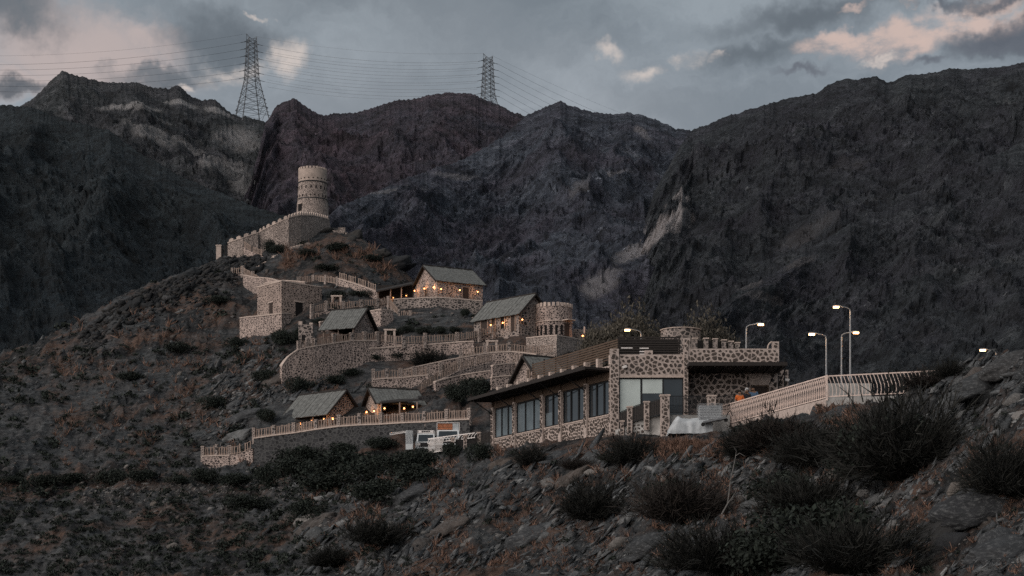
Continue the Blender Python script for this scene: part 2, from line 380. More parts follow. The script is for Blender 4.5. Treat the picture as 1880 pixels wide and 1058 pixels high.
# extra ground points (column, row, distance)
GP = [(0,1058,125),(-250,1058,130),(300,1058,120),(600,1058,108),(900,1058,92),(1100,1058,80),(1300,1058,70),(1500,1058,60),(1700,1058,52),(1880,1058,46),(2150,1058,40),
 (1880,850,58),(1880,740,66),(1880,640,72),(2100,560,66),(2100,800,55),(1825,664,76),(1770,688,82),(1720,712,88),(1620,738,92),(1520,745,95.5),(1440,770,97),(1340,800,99),(1240,806,102),(1200,812,104),(1120,818,107),(1000,833,113),(911,829,126),(870,832,132),
 (900,1000,98),(900,900,108),(700,1000,104),(700,920,116),(690,870,132),(600,880,140),(1100,950,92),(1100,880,102),(1300,950,84),(1300,860,94),(1500,950,72),(1500,850,86),(1700,950,64),(1700,850,72),(1700,770,81),
 (300,980,130),(300,930,138),(300,880,150),(300,850,156),(300,760,174),(300,700,185),(300,600,205),(300,516,221),
 (0,950,140),(0,890,150),(0,850,158),(0,760,180),(0,674,200),(-250,700,205),(-250,860,158),(-250,950,142),(150,890,150),(150,850,157),(150,700,190),(150,612,209),(210,558,215),(100,640,205),
 (400,476,229),(345,492,225),(430,900,146),(430,960,134),(500,1000,122),(560,700,175.5),(480,740,170),(480,700,177),(400,760,172),(400,700,184),(400,600,206),(480,650,190),(440,540,213),(430,505,222),
 (780,616,189),(780,596,196),(720,612,190),(850,610,188),(850,583,197),(575,578,200),(620,590,198),(640,545,204),(600,525,208),
 (600,500,214),(650,470,224),(560,490,220),(500,480,224),(520,458,229.5),(700,500,221),(640,436,240),(690,458,236),(740,490,229),(757,512,224),(606,416,243),(575,420,242),
 (880,618,185),(985,622,184),(1100,650,172),(950,705,160),(900,745,151),(870,735,155),(820,745,155),(560,735,169),(600,715,173)]
# raw ground points (x, y, z)
GR = [(0,0,-1.7),(-20,5,-2.2),(20,5,-1.6),(0,30,-1.2),(-40,60,-1),(0,65,-.4),(20,35,-.6),(-60,20,-3),(60,20,0),
 (8,115,12.0),(14,115,12.0),(20,116,12.1),(10,108.8,10.75),(12.5,108,10.7),(7.5,109.8,10.9),(14.5,106.5,10.9),(11,105.5,10.1),(26,104,12.3),(34,100,12.4),(30,122,12.2),(10,125,12.3),(2,128,12.4),(0,140,12.8),(10,145,13),(24,140,13),(40,125,12.6),(55,120,13),
 (10,165,14),(24,165,14),(45,160,13),(70,160,13),(12,190,18),(30,200,15),(60,200,14),(2,205,22),(20,230,14),
 (-13,215,33),(-5,215,28),(-13,240,30),(-22,262,40),(-30,270,42),(-45,262,40),(-60,255,34),(-70,240,28),(-85,230,24),(-20,290,25),(-60,290,22),(0,260,16),(40,260,14),
 (-110,200,18),(-120,150,8),(-60,330,15),(0,330,14),(80,330,14),(-140,330,14),(-150,250,14)]
ctrl = [tuple(W(*p)) for p in GP] + list(GR)
for k, mt, pts, th, cr, lb in WALLS:
    for (px, pt, pb, Y) in pts: ctrl.append(tuple(W(px, pb, Y)))
    for a, b in zip(pts, pts[1:]): ctrl.append(tuple(W((a[0]+b[0])/2, (a[2]+b[2])/2, (a[3]+b[3])/2)))
ctrl = np.array(ctrl)
_c = 3.0
def _phi(d2): return np.sqrt(d2 + _c * _c)
_n = len(ctrl)
A = np.zeros((_n + 3, _n + 3)); dd = ((ctrl[:, None, :2] - ctrl[None, :, :2]) ** 2).sum(-1)
A[:_n, :_n] = _phi(dd) - np.eye(_n) * .6
A[:_n, _n] = 1; A[:_n, _n + 1:] = ctrl[:, :2]; A[_n, :_n] = 1; A[_n + 1:, :_n] = ctrl[:, :2].T
_w = np.linalg.solve(A, np.concatenate([ctrl[:, 2], [0, 0, 0]]))
def rbf(x, y):
    s = x.shape; x = x.ravel(); y = y.ravel(); o = np.empty(len(x))
    for i in range(0, len(x), 20000):
        X = x[i:i+20000]; Yy = y[i:i+20000]
        d2 = (X[:, None] - ctrl[None, :, 0]) ** 2 + (Yy[:, None] - ctrl[None, :, 1]) ** 2
        o[i:i+20000] = _phi(d2) @ _w[:_n] + _w[_n] + _w[_n + 1] * X + _w[_n + 2] * Yy
    return o.reshape(s)
# grid over (column, distance)
NC, NR = 860, 580
_wl = [-30000, -14000, -7000, -3500, -1900, -1200, -800]; _wr = [2700, 3300, 4200, 5600, 8500, 15000, 31000]
colpx = np.concatenate([_wl, np.linspace(-420, 2300, NC), _wr]); NC = len(colpx)
rowY = np.concatenate([np.geomspace(4, 40, 30)[:-1], np.geomspace(40, 285, NR - 60), np.geomspace(285, 420, 32)[1:]]); NR = len(rowY)
PX, YY = np.meshgrid(colpx, rowY); XX = (PX - CX) / F * YY
cpx = np.concatenate([_wl, np.linspace(-420, 2300, 180), _wr]); cY = np.concatenate([np.geomspace(4, 40, 12)[:-1], np.linspace(40, 285, 200), np.linspace(285, 420, 20)[1:]])
a_, b_ = np.meshgrid(cpx, cY); HC = rbf(np.clip((a_ - CX) / F * b_, -115, 100), b_)
def bil(Gd, xs, ys, x, y):
    i = np.clip(np.searchsorted(xs, x) - 1, 0, len(xs) - 2); j = np.clip(np.searchsorted(ys, y) - 1, 0, len(ys) - 2)
    u = np.clip((x - xs[i]) / (xs[i+1] - xs[i]), 0, 1); v = np.clip((y - ys[j]) / (ys[j+1] - ys[j]), 0, 1)
    return (Gd[j, i] * (1-u) + Gd[j, i+1] * u) * (1-v) + (Gd[j+1, i] * (1-u) + Gd[j+1, i+1] * u) * v
HS = bil(HC, cpx, cY, PX.ravel(), YY.ravel()).reshape(PX.shape)      # smooth ground
# roughness: calm on the plaza and terraces, rough elsewhere
calm = np.exp(-(((XX - 16) / 16) ** 2 + ((YY - 114) / 11) ** 2) ** 2)
rough = 1 - .93 * calm
vill = np.clip(1 - np.abs(XX + 14) / 26, 0, 1) * np.clip((YY - 145) / 20, 0, 1)
rough = rough * (1 - .6 * vill)
nz = .75 * fbm(XX / 9, YY / 9, 3, 1) + .40 * (ridged(XX / 3.2 + YY / 9, YY / 5, 4, 5) - .9) + .16 * (ridged(XX / .9, YY / 1.4, 3, 11) - .9)
wX = XX + .8 * fbm(XX / 2.5, YY / 2.5, 3, 41); wY = YY + .8 * fbm(XX / 2.5, YY / 2.5, 3, 44)
outs = np.clip(.35 + 1.3 * fbm(XX / 16, YY / 16, 3, 61), .1, 1.1)
nz = nz + (.62 * facets(wX, wY, 2.6, 1, 1.5) + .30 * facets(wX, wY, 1.05, 2, 1.5) + .13 * facets(wX, wY, .45, 3, 1.6)) * outs
HF = HS + nz * rough * np.clip(YY / 60, .3, 1)
HF = HF - np.clip((YY - 320) / 100, 0, 1) * 25
V = np.stack([XX, YY, HF], -1).reshape(-1, 3)
ii = np.arange(NR * NC).reshape(NR, NC)
Fq = np.stack([ii[:-1, :-1], ii[:-1, 1:], ii[1:, 1:], ii[1:, :-1]], -1).reshape(-1, 4)
def groundmat():
    t = MT('stony_hillside')
    n1 = t.noise(.09, 6, .62); n2 = t.noise(.55, 7, .68); n3 = t.noise(2.6, 6, .72); n4 = t.noise(.22, 4, .6, dist=1.0)
    st = t.map((.35, 1, 2.2), rot=(0, R(35), 0)); n5 = t.noise(1.3, 6, .7, st)
    soil = t.ramp(n2, [(.28, (.003, .0035, .004)), (.50, (.009, .0098, .0105)), (.74, (.030, .0297, .0295))])
    brown = t.ramp(n3, [(.3, (.026, .017, .013)), (.58, (.10, .062, .046)), (.8, (.15, .098, .072))])
    col = t.mix(t.ramp(n4, [(.44, 0), (.56, .95)]), soil, brown)
    grey = t.ramp(n5, [(.35, (.010, .012, .014)), (.55, (.045, .050, .053)), (.72, (.12, .125, .125))])
    col = t.mix(t.ramp(n1, [(.44, 0), (.54, .9)]), col, grey)
    v = t.n('ShaderNodeTexVoronoi'); v.inputs['Scale'].default_value = 3.2; t.l(t.map((1, 1, 1)), v.inputs['Vector'])
    peb = t.ramp(v.outputs['Color'], [(.62, 0), (.9, .55)])
    col = t.mix(peb, col, (.075, .072, .07))
    h = t.math('ADD', t.math('MULTIPLY', n2, .8), t.math('ADD', t.math('MULTIPLY', n3, .5), t.math('MULTIPLY', n5, .7)))
    return t.fin(col, .95, h, 1.0, .45)
M['ground'] = groundmat()
gme = npmesh('hillside_ground', V, Fq, M['ground'])
tag(link('hillside_ground', gme), 'stony brown hillside with dark scree under the fort village', kind='structure')
def gz(x, y):
    x = np.asarray(x, float); y = np.asarray(y, float); return bil(HF, colpx, rowY, x / y * F + CX, y)
_ys = np.linspace(30, 300, 1081)
def GH(px, py, y0=30, smooth=False):
    """first point of the ground seen through a column and row of the photograph"""
    g = bil(HS if smooth else HF, colpx, rowY, np.full(len(_ys), float(px)), _ys); z = (HZ - py) / F * _ys
    k = np.nonzero((g >= z) & (_ys >= y0))[0]
    if len(k) == 0: return None
    y = _ys[k[0]]; return Vector(((px - CX) / F * y, y, float(gz((px - CX) / F * y, y))))
# the valley floor, far and wide
fl = MB(); fl.add([(-2500, -600, -6), (2500, -600, -6), (2500, 3200, -6), (-2500, 3200, -6)], [(0, 1, 2, 3)])
fl.build('valley_floor', M['ground'], kind='structure')

# ------------------------------------------------------------------ mountains
def mountmat(name, c1, c2, c3, blue, pale=.0, sc=1.0, rot=0, patches=(), pc=(.12, .118, .12)):
    t = MT(name)
    n1 = t.noise(.012 * sc, 7, .66, dist=.6); st = t.map((1, .8, 1.25), rot=(0, R(25 + rot), 0)); n2 = t.noise(.065 * sc, 9, .74, st, .4); n3 = t.noise(.012 * sc, 5, .6, t.map((1.7, 1, .9), rot=(0, R(30), 0)))
    col = t.ramp(n2, [(.36, tuple(x * .38 for x in c1)), (.47, c1), (.58, c2), (.72, c3)])
    col = t.mix(t.ramp(n1, [(.42, 0), (.62, .8)]), col, t.ramp(n2, [(.36, tuple(x * .4 for x in blue)), (.58, blue), (.75, tuple(x * 2.2 for x in blue))]))  # bluish tint mixed into the rock colour in place of distance haze
    n4 = t.noise(.22 * sc, 7, .82)
    sp = t.math('MULTIPLY', t.ramp(n4, [(.60, 0), (.68, .85)]), t.ramp(n3, [(.40, .15), (.6, 1)]))
    col = t.mix(sp, col, tuple(min(1, x * 2.6) for x in c3))
    if pale:
        g = t.n('ShaderNodeNewGeometry')
        pm = t.math('MULTIPLY', t.ramp(n3, [(.52, 0), (.60, pale)]), t.ramp(n4, [(.35, .2), (.6, 1)]))
        col = t.mix(pm, col, (.20, .19, .185))
    n5 = t.noise(.35 * sc, 4, .8)
    col = t.mix(t.ramp(n5, [(.40, .85), (.50, 0)]), col, tuple(x * .25 for x in c1))
    for (cx0, cz0, rx, rz, ang, k) in patches:       # pale scree and bare rock
        sep = t.n('ShaderNodeMapping', vector_type='TEXTURE'); sep.inputs['Location'].default_value = (cx0, 0, cz0); sep.inputs['Rotation'].default_value = (0, R(ang), 0); sep.inputs['Scale'].default_value = (rx, 1e6, rz); t.l(t.c.outputs['Object'], sep.inputs['Vector'])
        ln = t.n('ShaderNodeVectorMath', operation='LENGTH'); t.l(sep.outputs[0], ln.inputs[0])
        d = t.math('ADD', ln.outputs['Value'], t.math('MULTIPLY', t.math('SUBTRACT', n2, .5), 2.2))
        mk = t.math('MULTIPLY', t.ramp(d, [(.55, k), (1.25, 0)]), t.ramp(n4, [(.34, .7), (.58, 1)]))
        col = t.mix(mk, col, pc)
    h = t.math('ADD', n2, t.math('ADD', t.math('MULTIPLY', n4, .5), t.math('MULTIPLY', n5, .16)))
    return t.fin(col, .95, h, 1.0, 16.0 / sc)
def prof(pts, u, seed, jag=5.0):
    x = np.array([p[0] for p in pts], float); y = np.array([p[1] for p in pts], float)
    b = np.interp(u, x, y)
    return b + jag * (.55 * fbm(u / 34, u * 0 + seed, 4, seed) + .35 * (ridged(u / 9, u * 0 + seed, 3, seed + 3) - .9) * -1)
def mountain(name, pts, Yr, Yb, pyb, mat, seed, label, amp=26, n=(520, 180), jag=5.0, lam=95, pw=1.0, patches=()):
    nu, nv = n; u = np.linspace(pts[0][0], pts[-1][0], nu); rp = prof(pts, u, seed, jag)
    nb = 14; v = np.concatenate([np.linspace(0, 1, nv), 1 + np.linspace(.04, .6, nb)])
    U, Vv = np.meshgrid(u, v); RP = np.tile(rp, (len(v), 1))
    YR = np.interp(U, [p[0] for p in pts], Yr) if isinstance(Yr, (list, tuple)) else np.full(U.shape, float(Yr))
    zr = (HZ - RP) / F * YR; zb = (HZ - pyb) / F * Yb - 8
    Yc = Yb + (YR - Yb) * np.minimum(Vv, 1) + (YR - Yb) * np.maximum(Vv - 1, 0) * 1.1
    Xc = (U - CX) / F * YR * (1 - .0) * (1 - .25 * (1 - np.minimum(Vv, 1))) 
    Xc = (U - CX) / F * Yc
    z = zb + (zr - zb) * np.power(np.minimum(Vv, 1), pw) - (zr - zb) * np.power(np.maximum(Vv - 1, 0), 1.2) * .9
    S = Vv * (zr.mean() - zb) * 1.6
    fade = np.clip((1 - Vv) * 5, 0, 1) ** .8; fade = np.where(Vv > 1, .0, fade)
    wx = Xc + 28 * pn(Xc / 130, S / 130, seed + 9)
    g1 = ridged(wx / lam + S / (lam * 4), S / (lam * 2.0), 6, seed, .52) - 1.05
    g2 = ridged(Xc / (lam * .34) + S / lam, S / (lam * .26), 5, seed + 20, .6) - 1.05
    wa = Xc + lam * .16 * fbm(Xc / (lam * .4), S / (lam * .4), 4, seed + 3); wb = S + lam * .16 * fbm(Xc / (lam * .4), S / (lam * .4), 4, seed + 7)
    g3 = facets(wa, wb, lam * .30, seed, .8) * .30 + facets(wa + wb * .3, wb, lam * .13, seed + 1, .6) * .26 + facets(wa - wb * .2, wb, lam * .055, seed + 2, .55) * .15
    dsp = (g1 * amp * .60 + g2 * amp * .15 + g3 * lam * .10) * fade
    Yc = Yc - dsp * .60; z = z + dsp * .52 * fade
    P = np.stack([Xc, Yc, z], -1).reshape(-1, 3); k = np.arange(len(v) * nu).reshape(len(v), nu)
    Q = np.stack([k[:-1, :-1], k[:-1, 1:], k[1:, 1:], k[1:, :-1]], -1).reshape(-1, 4)
    yy = np.maximum(P[:, 1], 1); sx = P[:, 0] / yy * F + CX; sy = HZ - P[:, 2] / yy * F; pl_ = []; front = np.repeat(v <= 1, nu)
    for (px, py, rx, ry, ang, k) in patches:
        q = P[np.argmin((sx - px) ** 2 + (sy - py) ** 2 + 1e9 * ~front)]; m_ = q[1] / F; pl_.append((q[0], q[2], rx * m_, ry * m_, ang, k))
    mat = mountmat(mat['name'], *mat['c'], **{**mat['k'], 'patches': pl_})
    me = npmesh(name, P, Q, mat)
    return tag(link(name, me), label, kind='structure')
def ms(name, c1, c2, c3, blue, pale=0., **k): return {'name': name, 'c': (c1, c2, c3, blue, pale), 'k': k}
mA = ms('greenish_far_slope', (0.0600, 0.0690, 0.0750), (0.1200, 0.1290, 0.1375), (0.2400, 0.2460, 0.2562), (0.0810, 0.0780, 0.0938), .25, pc=(.42, .41, .41))
mB = ms('purple_slope', (0.0802, 0.0640, 0.0802), (0.1327, 0.1020, 0.1270), (0.2222, 0.1810, 0.2140), (0.0710, 0.0790, 0.1070), .0)
mC = ms('blue_grey_slope', (0.0636, 0.0760, 0.1035), (0.1308, 0.1520, 0.1916), (0.2804, 0.3041, 0.3526), (0.1122, 0.0987, 0.1341), .0, pc=(.46, .44, .45))  # extra blue in these rock colours stands for haze
mD = ms('dark_right_slope', (0.0388, 0.0464, 0.0551), (0.0814, 0.0926, 0.1029), (0.1625, 0.1675, 0.1739), (0.0637, 0.0642, 0.0852), sc=1.3, pc=(.46, .43, .43))
mE = ms('dark_left_slope', (0.0249, 0.0350, 0.0418), (0.0499, 0.0661, 0.0760), (0.0997, 0.1192, 0.1317), (0.0299, 0.0441, 0.0557), sc=1.3)
mG = ms('low_stony_slope', (0.0388, 0.0464, 0.0551), (0.0814, 0.0926, 0.1029), (0.1625, 0.1675, 0.1739), (0.0637, 0.0642, 0.0852), .05, sc=1.6, pc=(.26, .24, .24))
mountain('pylon_mountain', [(-60,240),(20,205),(60,182),(90,152),(115,131),(150,139),(190,152),(250,153),(310,164),(326,156),(350,176),(362,182),(398,184),(425,208),(440,213),(495,222),(560,226),(700,240)], 1050, 620, 470, mA, 1, 'far mountain with pale scree that carries the nearer pylon', lam=70, amp=22,
    patches=[(235,195,60,10,-4,.9),(330,186,30,13,5,.9),(395,200,34,12,15,.85),(270,205,40,8,0,.6),(440,250,40,26,20,.45),(425,300,55,34,35,.5),(450,340,34,26,30,.55),(300,255,90,26,25,.5),(440,265,50,40,20,.6),(420,320,60,40,35,.6)])
mountain('purple_mountain', [(400,470),(430,410),(456,345),(474,285),(487,228),(510,191),(540,178),(562,193),(592,211),(630,207),(655,209),(700,191),(760,180),(820,168),(870,174),(905,188),(940,203),(960,212),(1010,230),(1100,300)], [800,820,850,880,910]+[940]*15, 600, 480, mB, 2, 'purple rocky mountain behind the round tower', amp=20, lam=64)
mountain('blue_grey_mountain', [(540,470),(590,405),(620,380),(700,345),(760,322),(850,292),(925,250),(965,214),(1000,196),(1030,186),(1070,203),(1110,210),(1150,207),(1190,214),(1240,235),(1290,240),(1400,260),(1600,330)], [560,600,630,680,720,780,830,860]+[860]*10, 420, 640, mC, 3, 'blue grey rocky mountain above the middle of the village', amp=20, n=(620, 200), lam=58,
    patches=[(1243,375,20,44,14,.95),(1232,405,56,34,-35,1.0),(1205,432,46,26,-35,.95),(1160,470,56,26,-40,.7),(1100,520,56,30,-40,.6),(830,325,50,12,-10,.35),(1120,320,44,10,-15,.4),(1060,350,20,40,20,.3),(720,350,70,9,-28,.35),(1180,245,12,30,-20,.35)])
mountain('right_mountain', [(1040,720),(1130,520),(1205,345),(1252,262),(1272,238),(1330,215),(1400,193),(1450,180),(1500,170),(1520,155),(1550,145),(1610,141),(1628,151),(1665,137),(1700,135),(1740,127),(1800,125),(1850,122),(1880,112),(1960,100),(2100,90)], [600,640,680,700]+[720]*17, 360, 660, mD, 4, 'dark mountain filling the right of the view', amp=18, n=(600, 210), lam=50, jag=4,
    patches=[(1243,375,20,44,14,.95),(1232,405,56,34,-35,1.0),(1205,432,46,26,-35,.95),(1160,470,56,26,-40,.7),(1100,520,56,30,-40,.6),(1560,300,60,20,-20,.08),(1480,430,70,20,-30,.12)])
mountain('low_ridge', [(1180,690),(1240,640),(1300,585),(1345,540),(1420,500),(1490,455),(1560,412),(1640,375),(1740,320),(1880,262),(2100,200)], [330,350,370,400,430,460,490,520,550,580,600], 260, 690, mG, 6, 'low stony ridge behind the street lamps', amp=10, n=(480, 190), jag=6, lam=34, patches=[(1375,520,40,12,-32,.5),(1470,480,60,12,-32,.35),(1400,545,50,14,0,.35)])
mountain('left_mountain', [(-300,150),(-50,188),(0,190),(50,196),(110,216),(200,240),(250,276),(330,322),(400,352),(450,372),(520,396),(580,425),(680,500),(800,600)], [600,580,560,550,540,520,510,490,470,460,450,430,400,380], 300, 700, mE, 5, 'dark mountain slope descending from the left behind the village hill', amp=13, n=(540, 190), lam=44)

# ------------------------------------------------------------------ walls
UP = Vector((0, 0, 1))
COP = M['coping']
def masonry_wall(name, mat, P, th, label, merlon=False, cat='wall', coping=True, deep=1.5, group=None):
    """P: [(top point, base z)] along the wall"""
    T = thing(name, label, cat, P[0][0].xy.to_3d() + UP * P[0][1], group); o = T.location.copy()
    # subdivide and smooth lightly
    top = [p[0] for p in P]; bz = [p[1] for p in P]
    m = MB(); cp = MB(); mr = []
    nrm = []
    for i in range(len(top)):
        a = top[max(0, i-1)]; b = top[min(len(top)-1, i+1)]; d = (b - a).xy.to_3d().normalized(); nrm.append(Vector((-d.y, d.x, 0)))
    for i in range(len(top) - 1):
        a, b = top[i], top[i+1]; na, nb = nrm[i] * th, nrm[i+1] * th
        s = 1 if nrm[i].y > 0 else -1; na, nb = na * s, nb * s
        za, zb = bz[i] - deep, bz[i+1] - deep
        q = [Vector((a.x, a.y, za)), Vector((b.x, b.y, zb)), Vector((b.x + nb.x, b.y + nb.y, zb)), Vector((a.x + na.x, a.y + na.y, za)), a, b, b + nb, a + na]
        if s < 0: q = [q[1], q[0], q[3], q[2], q[5], q[4], q[7], q[6]]
        m.hexa(q)
        if coping:
            e = .06; fa, fb = -na.normalized() * e, -nb.normalized() * e
            c0 = [a + fa + UP * .005, b + fb + UP * .005, b + nb - fb + UP * .005, a + na - fa + UP * .005]
            cp.hexa(c0 + [x + UP * .13 for x in c0])
        if merlon:
            L_ = (b - a).length; n = max(1, int(L_ / .62))
            for k in range(n):
                t0, t1 = (k + .18) / n, (k + .74) / n; p0, p1 = a.lerp(b, t0), a.lerp(b, t1); w = na * .45
                mm = MB(); h = .55; pm = p0.lerp(p1, .5)
                mm.add([p0, p1, p1 + w, p0 + w, p0 + UP * h * .8, p1 + UP * h * .8, p1 + w + UP * h * .8, p0 + w + UP * h * .8, pm + UP * h, pm + w + UP * h],
                       [(0, 1, 5, 8, 4), (3, 7, 9, 6, 2), (0, 4, 7, 3), (1, 2, 6, 5), (4, 8, 9, 7), (8, 5, 6, 9)]); mr.append(mm)
    m.build('masonry', mat, T, o)
    if coping: cp.build('coping', COP, T, o)
    for mm in mr: mm.build('merlon', COP, T, o)
    return T
WALLP = {}
for key, mt, pts, th, cr, lb in WALLS:
    P = [(W(px, pt, Y), float(W(px, pb, Y).z)) for px, pt, pb, Y in pts]
    # insert points for gentle curves
    Q = []
    for (a, za), (b, zb) in zip(P, P[1:]):
        Q += [(a, za), (a.lerp(b, .5) + UP * .03, (za + zb) / 2)]
    Q.append(P[-1]); WALLP[key] = Q
    masonry_wall('stone_wall', M[mt], Q, th, lb, bool(cr), coping=key not in ('w_low',) or True)

# ------------------------------------------------------------------ picket fences
def box_mesh(name, sx, sy, sz, mat, taper=1.0):
    m = MB(); m.hexa([(-sx, -sy, 0), (sx, -sy, 0), (sx, sy, 0), (-sx, sy, 0), (-sx*taper, -sy*taper, sz), (sx*taper, -sy*taper, sz), (sx*taper, sy*taper, sz), (-sx*taper, sy*taper, sz)])
    me = bpy.data.meshes.new(name); me.from_pydata(m.v, [], m.f); me.materials.append(mat); return me
picket_me = [box_mesh('picket', .062, .028, h, M['wood']) for h in (.80, .84, .77)]
post_me = []
for k in range(3):
    m = MB(); m.abox(-.17, .17, -.17, .17, -.6, .90 + .04 * k); m.abox(-.2, .2, -.2, .2, .90 + .04 * k, .99 + .04 * k)
    me = bpy.data.meshes.new('post'); me.from_pydata(m.v, [], m.f); me.materials.append(M['stonewall_grey'] if k == 1 else M['stonewall_fine']); post_me.append(me)
def picket_fence(pts, label, post_every=2.7, pitch=.27, posts=True, sc=1.0, group='picket fences along the terraces'):
    T = thing('picket_fence', label, 'fence', pts[0], group); o = T.location.copy(); rails = [MB(), MB()]; kk = 0
    for i in range(len(pts) - 1):
        a, b = Vector(pts[i]), Vector(pts[i+1]); d = b - a; Lh = d.xy.length
        if Lh < .1: continue
        yaw = math.atan2(d.y, d.x); n = max(1, round(Lh / post_every))
        for j in range(n):
            p, q = a.lerp(b, j / n), a.lerp(b, (j + 1) / n)
            if posts: link('post', post_me[kk % 3], T, p - o, (random.uniform(-.04, .04), random.uniform(-.04, .04), yaw + random.uniform(-.12, .12)), (sc * random.uniform(.85, 1.15), sc, sc * random.uniform(.86, 1.12)))
            u = (q - p).normalized() * .2; np_ = int((q - p).length / pitch)
            for r_, hh in zip(rails, (.14, .78)): r_.bar(p + u + UP * hh * sc, q - u + UP * hh * sc, .038, n=4)
            for k in range(1, np_):
                s = p.lerp(q, (k + random.uniform(-.12, .12)) / np_); kk += 1
                link('picket', picket_me[kk % 3], T, s - o + UP * .06, (random.uniform(-.05, .05), random.uniform(-.07, .07), yaw), (random.uniform(.7, 1.2), 1, sc * random.uniform(.88, 1.10)))
    if posts: link('post', post_me[0], T, Vector(pts[-1]) - o, (0, 0, yaw), (sc, sc, sc))
    for r_ in rails: r_.build('rail', M['wood'], T, o)
    return T
def onwall(key, a=0, b=None): return [p[0] + UP * .1 + Vector((0, .22, 0)) for p in WALLP[key][a:b]]
def pp(*l): return [W(*q) for q in l]
picket_fence(onwall('w_low'), 'long wooden picket fence with stone posts in front of the two lowest huts')
picket_fence(onwall('w_bl'), 'short wooden picket fence on the farthest left low wall')
picket_fence(pp((421,837,159.5),(446,832,159),(464,823,158.6)), 'low picket fence stepping up to the left end of the lowest terrace', posts=False)
picket_fence(onwall('w3', 4), 'picket fence with stone posts in front of the open dark-roofed hut')
picket_fence(pp((692,627,183.5),(741,632,183.5),(780,630,184),(839,627,185),(880,620,186),(906,613,187)), 'middle picket fence running from the open hut to the lantern-lit long house')
picket_fence(onwall('w4'), 'picket fence on the stone wall uphill of the lower right hut')
picket_fence(pp((771,719,168),(807,698,170),(843,681,172.5),(872,671,174),(905,664,175.5)), 'picket fence climbing beside the stair above the dark thicket', posts=False)
picket_fence(pp((808,684,176),(842,677,176.5)), 'short picket panel just above the climbing stair fence')
picket_fence(pp((846,656,179),(890,649,179),(935,645,179),(982,651,179)), 'picket fence on the curved wall below the lantern-lit long house')
picket_fence(pp((975,652,178),(1018,647,177.5)), 'picket fence below the angular terrace wall of the annexe', posts=False)
picket_fence(pp((928,676,172),(955,692,169)), 'picket fence descending behind the small gabled shed', posts=False)
picket_fence(pp((937,667,174.5),(966,663,175)), 'short picket panel between the curved wall and the gabled shed', posts=False)
picket_fence(pp((572,576,199),(598,569,200),(630,568,200.5),(663,564,201),(693,562,201.5),(713,559,202)), 'picket fence uphill of the open dark-roofed hut')
picket_fence(pp((714,560,201.5),(733,582,199.5),(753,586,199.2),(792,587,199),(831,592,198.6),(867,598,197.5)), 'picket fence curving below the upper lantern-lit house', post_every=4.2)
picket_fence([p[0] + UP * .1 + Vector((0, .2, 0)) for p in WALLP['w10']], 'picket fence on the sloping parapet towards the porch', posts=False)
picket_fence(pp((548,521,210.5),(576,518,211),(598,519,210),(620,523,208.5)), 'picket fence behind the flat roof of the block house')
picket_fence(pp((427,505,222),(446,502,221.5)), 'topmost left picket panel at the bend of the hill stair', post_every=2)
picket_fence(pp((446,502,221.5),(464,513,219.5),(486,525,216.5)), 'picket fence descending from the hill stair to the block house')
picket_fence(pp((448,496,224),(462,488,225.5)), 'short picket panel beside the upper stone stair', posts=False)
picket_fence(pp((447,453,229.4),(463,463,228.4),(483,471,227)), 'picket fence descending below the lower crenellated wall', posts=False)
picket_fence(pp((571,590,199),(590,586,199.3)), 'short picket panel in the scrub below the block house', posts=False)
# low walls under the free-standing fences
def under(pts, label, th=.35, drop=.7, mat='stonewall', deep=.6):
    masonry_wall('stone_kerb_wall', M[mat], [(p.copy() , p.z - drop) for p in pts], th, label, coping=False, deep=deep)
under(pp((446,502,221.6),(464,513,219.6),(486,525,216.6)), 'low stone kerb under the picket fence going down to the block house', drop=1.2)
under(pp((447,453,229.5),(463,463,228.5),(483,471,227.1)), 'low stone kerb under the fence below the lower crenellated wall', drop=1.0)
under(pp((714,560,201.6),(733,582,199.6),(753,586,199.3),(792,587,199.1),(831,592,198.7),(867,598,197.6)), 'low stone kerb under the curving fence of the upper house', drop=.5)
under(pp((572,576,199.1),(630,568,200.6),(693,562,201.6),(713,559,202.1)), 'low stone kerb under the fence uphill of the open hut', drop=.6)
under(pp((692,627,183.6),(741,632,183.6),(780,630,184.1),(839,627,185.1),(906,613,187.1)), 'low stone kerb under the middle picket fence', drop=.5)
under(pp((771,719,168.1),(807,698,170.1),(843,681,172.6),(905,664,175.6)), 'sloping stone kerb under the climbing stair fence', drop=1.3)
under(pp((427,505,222.1),(446,502,221.6)), 'stone kerb under the topmost left picket panel', drop=.6)
under(pp((421,837,159.6),(464,823,158.7)), 'stone kerb joining the farthest left wall to the lowest terrace', drop=1.4)

# ------------------------------------------------------------------ stairs
def stairs(a, b, w, label, n=16):
    T = thing('stone_stairs', label, 'stairs', a); o = T.location.copy(); d = (b - a); dh = d.xy.to_3d().normalized(); s = Vector((-dh.y, dh.x, 0))
    for i in range(n):
        p = a.lerp(b, (i + .5) / n); hl = d.xy.length / n * .5
        m = MB(); m.box(p - UP * .45, dh * (hl * 1.02), s * w / 2, UP * .5); m.build('step', M['coping'] if i % 3 else M['mortar'], T, o)
    return T
stairs(W(466,492,223.5), W(526,456,230), 1.3, 'flight of pale stone steps climbing to the fort wall', 20)
stairs(W(566,447,232), W(528,457,229.8), 1.1, 'short stone steps under the tall fort wall', 8)
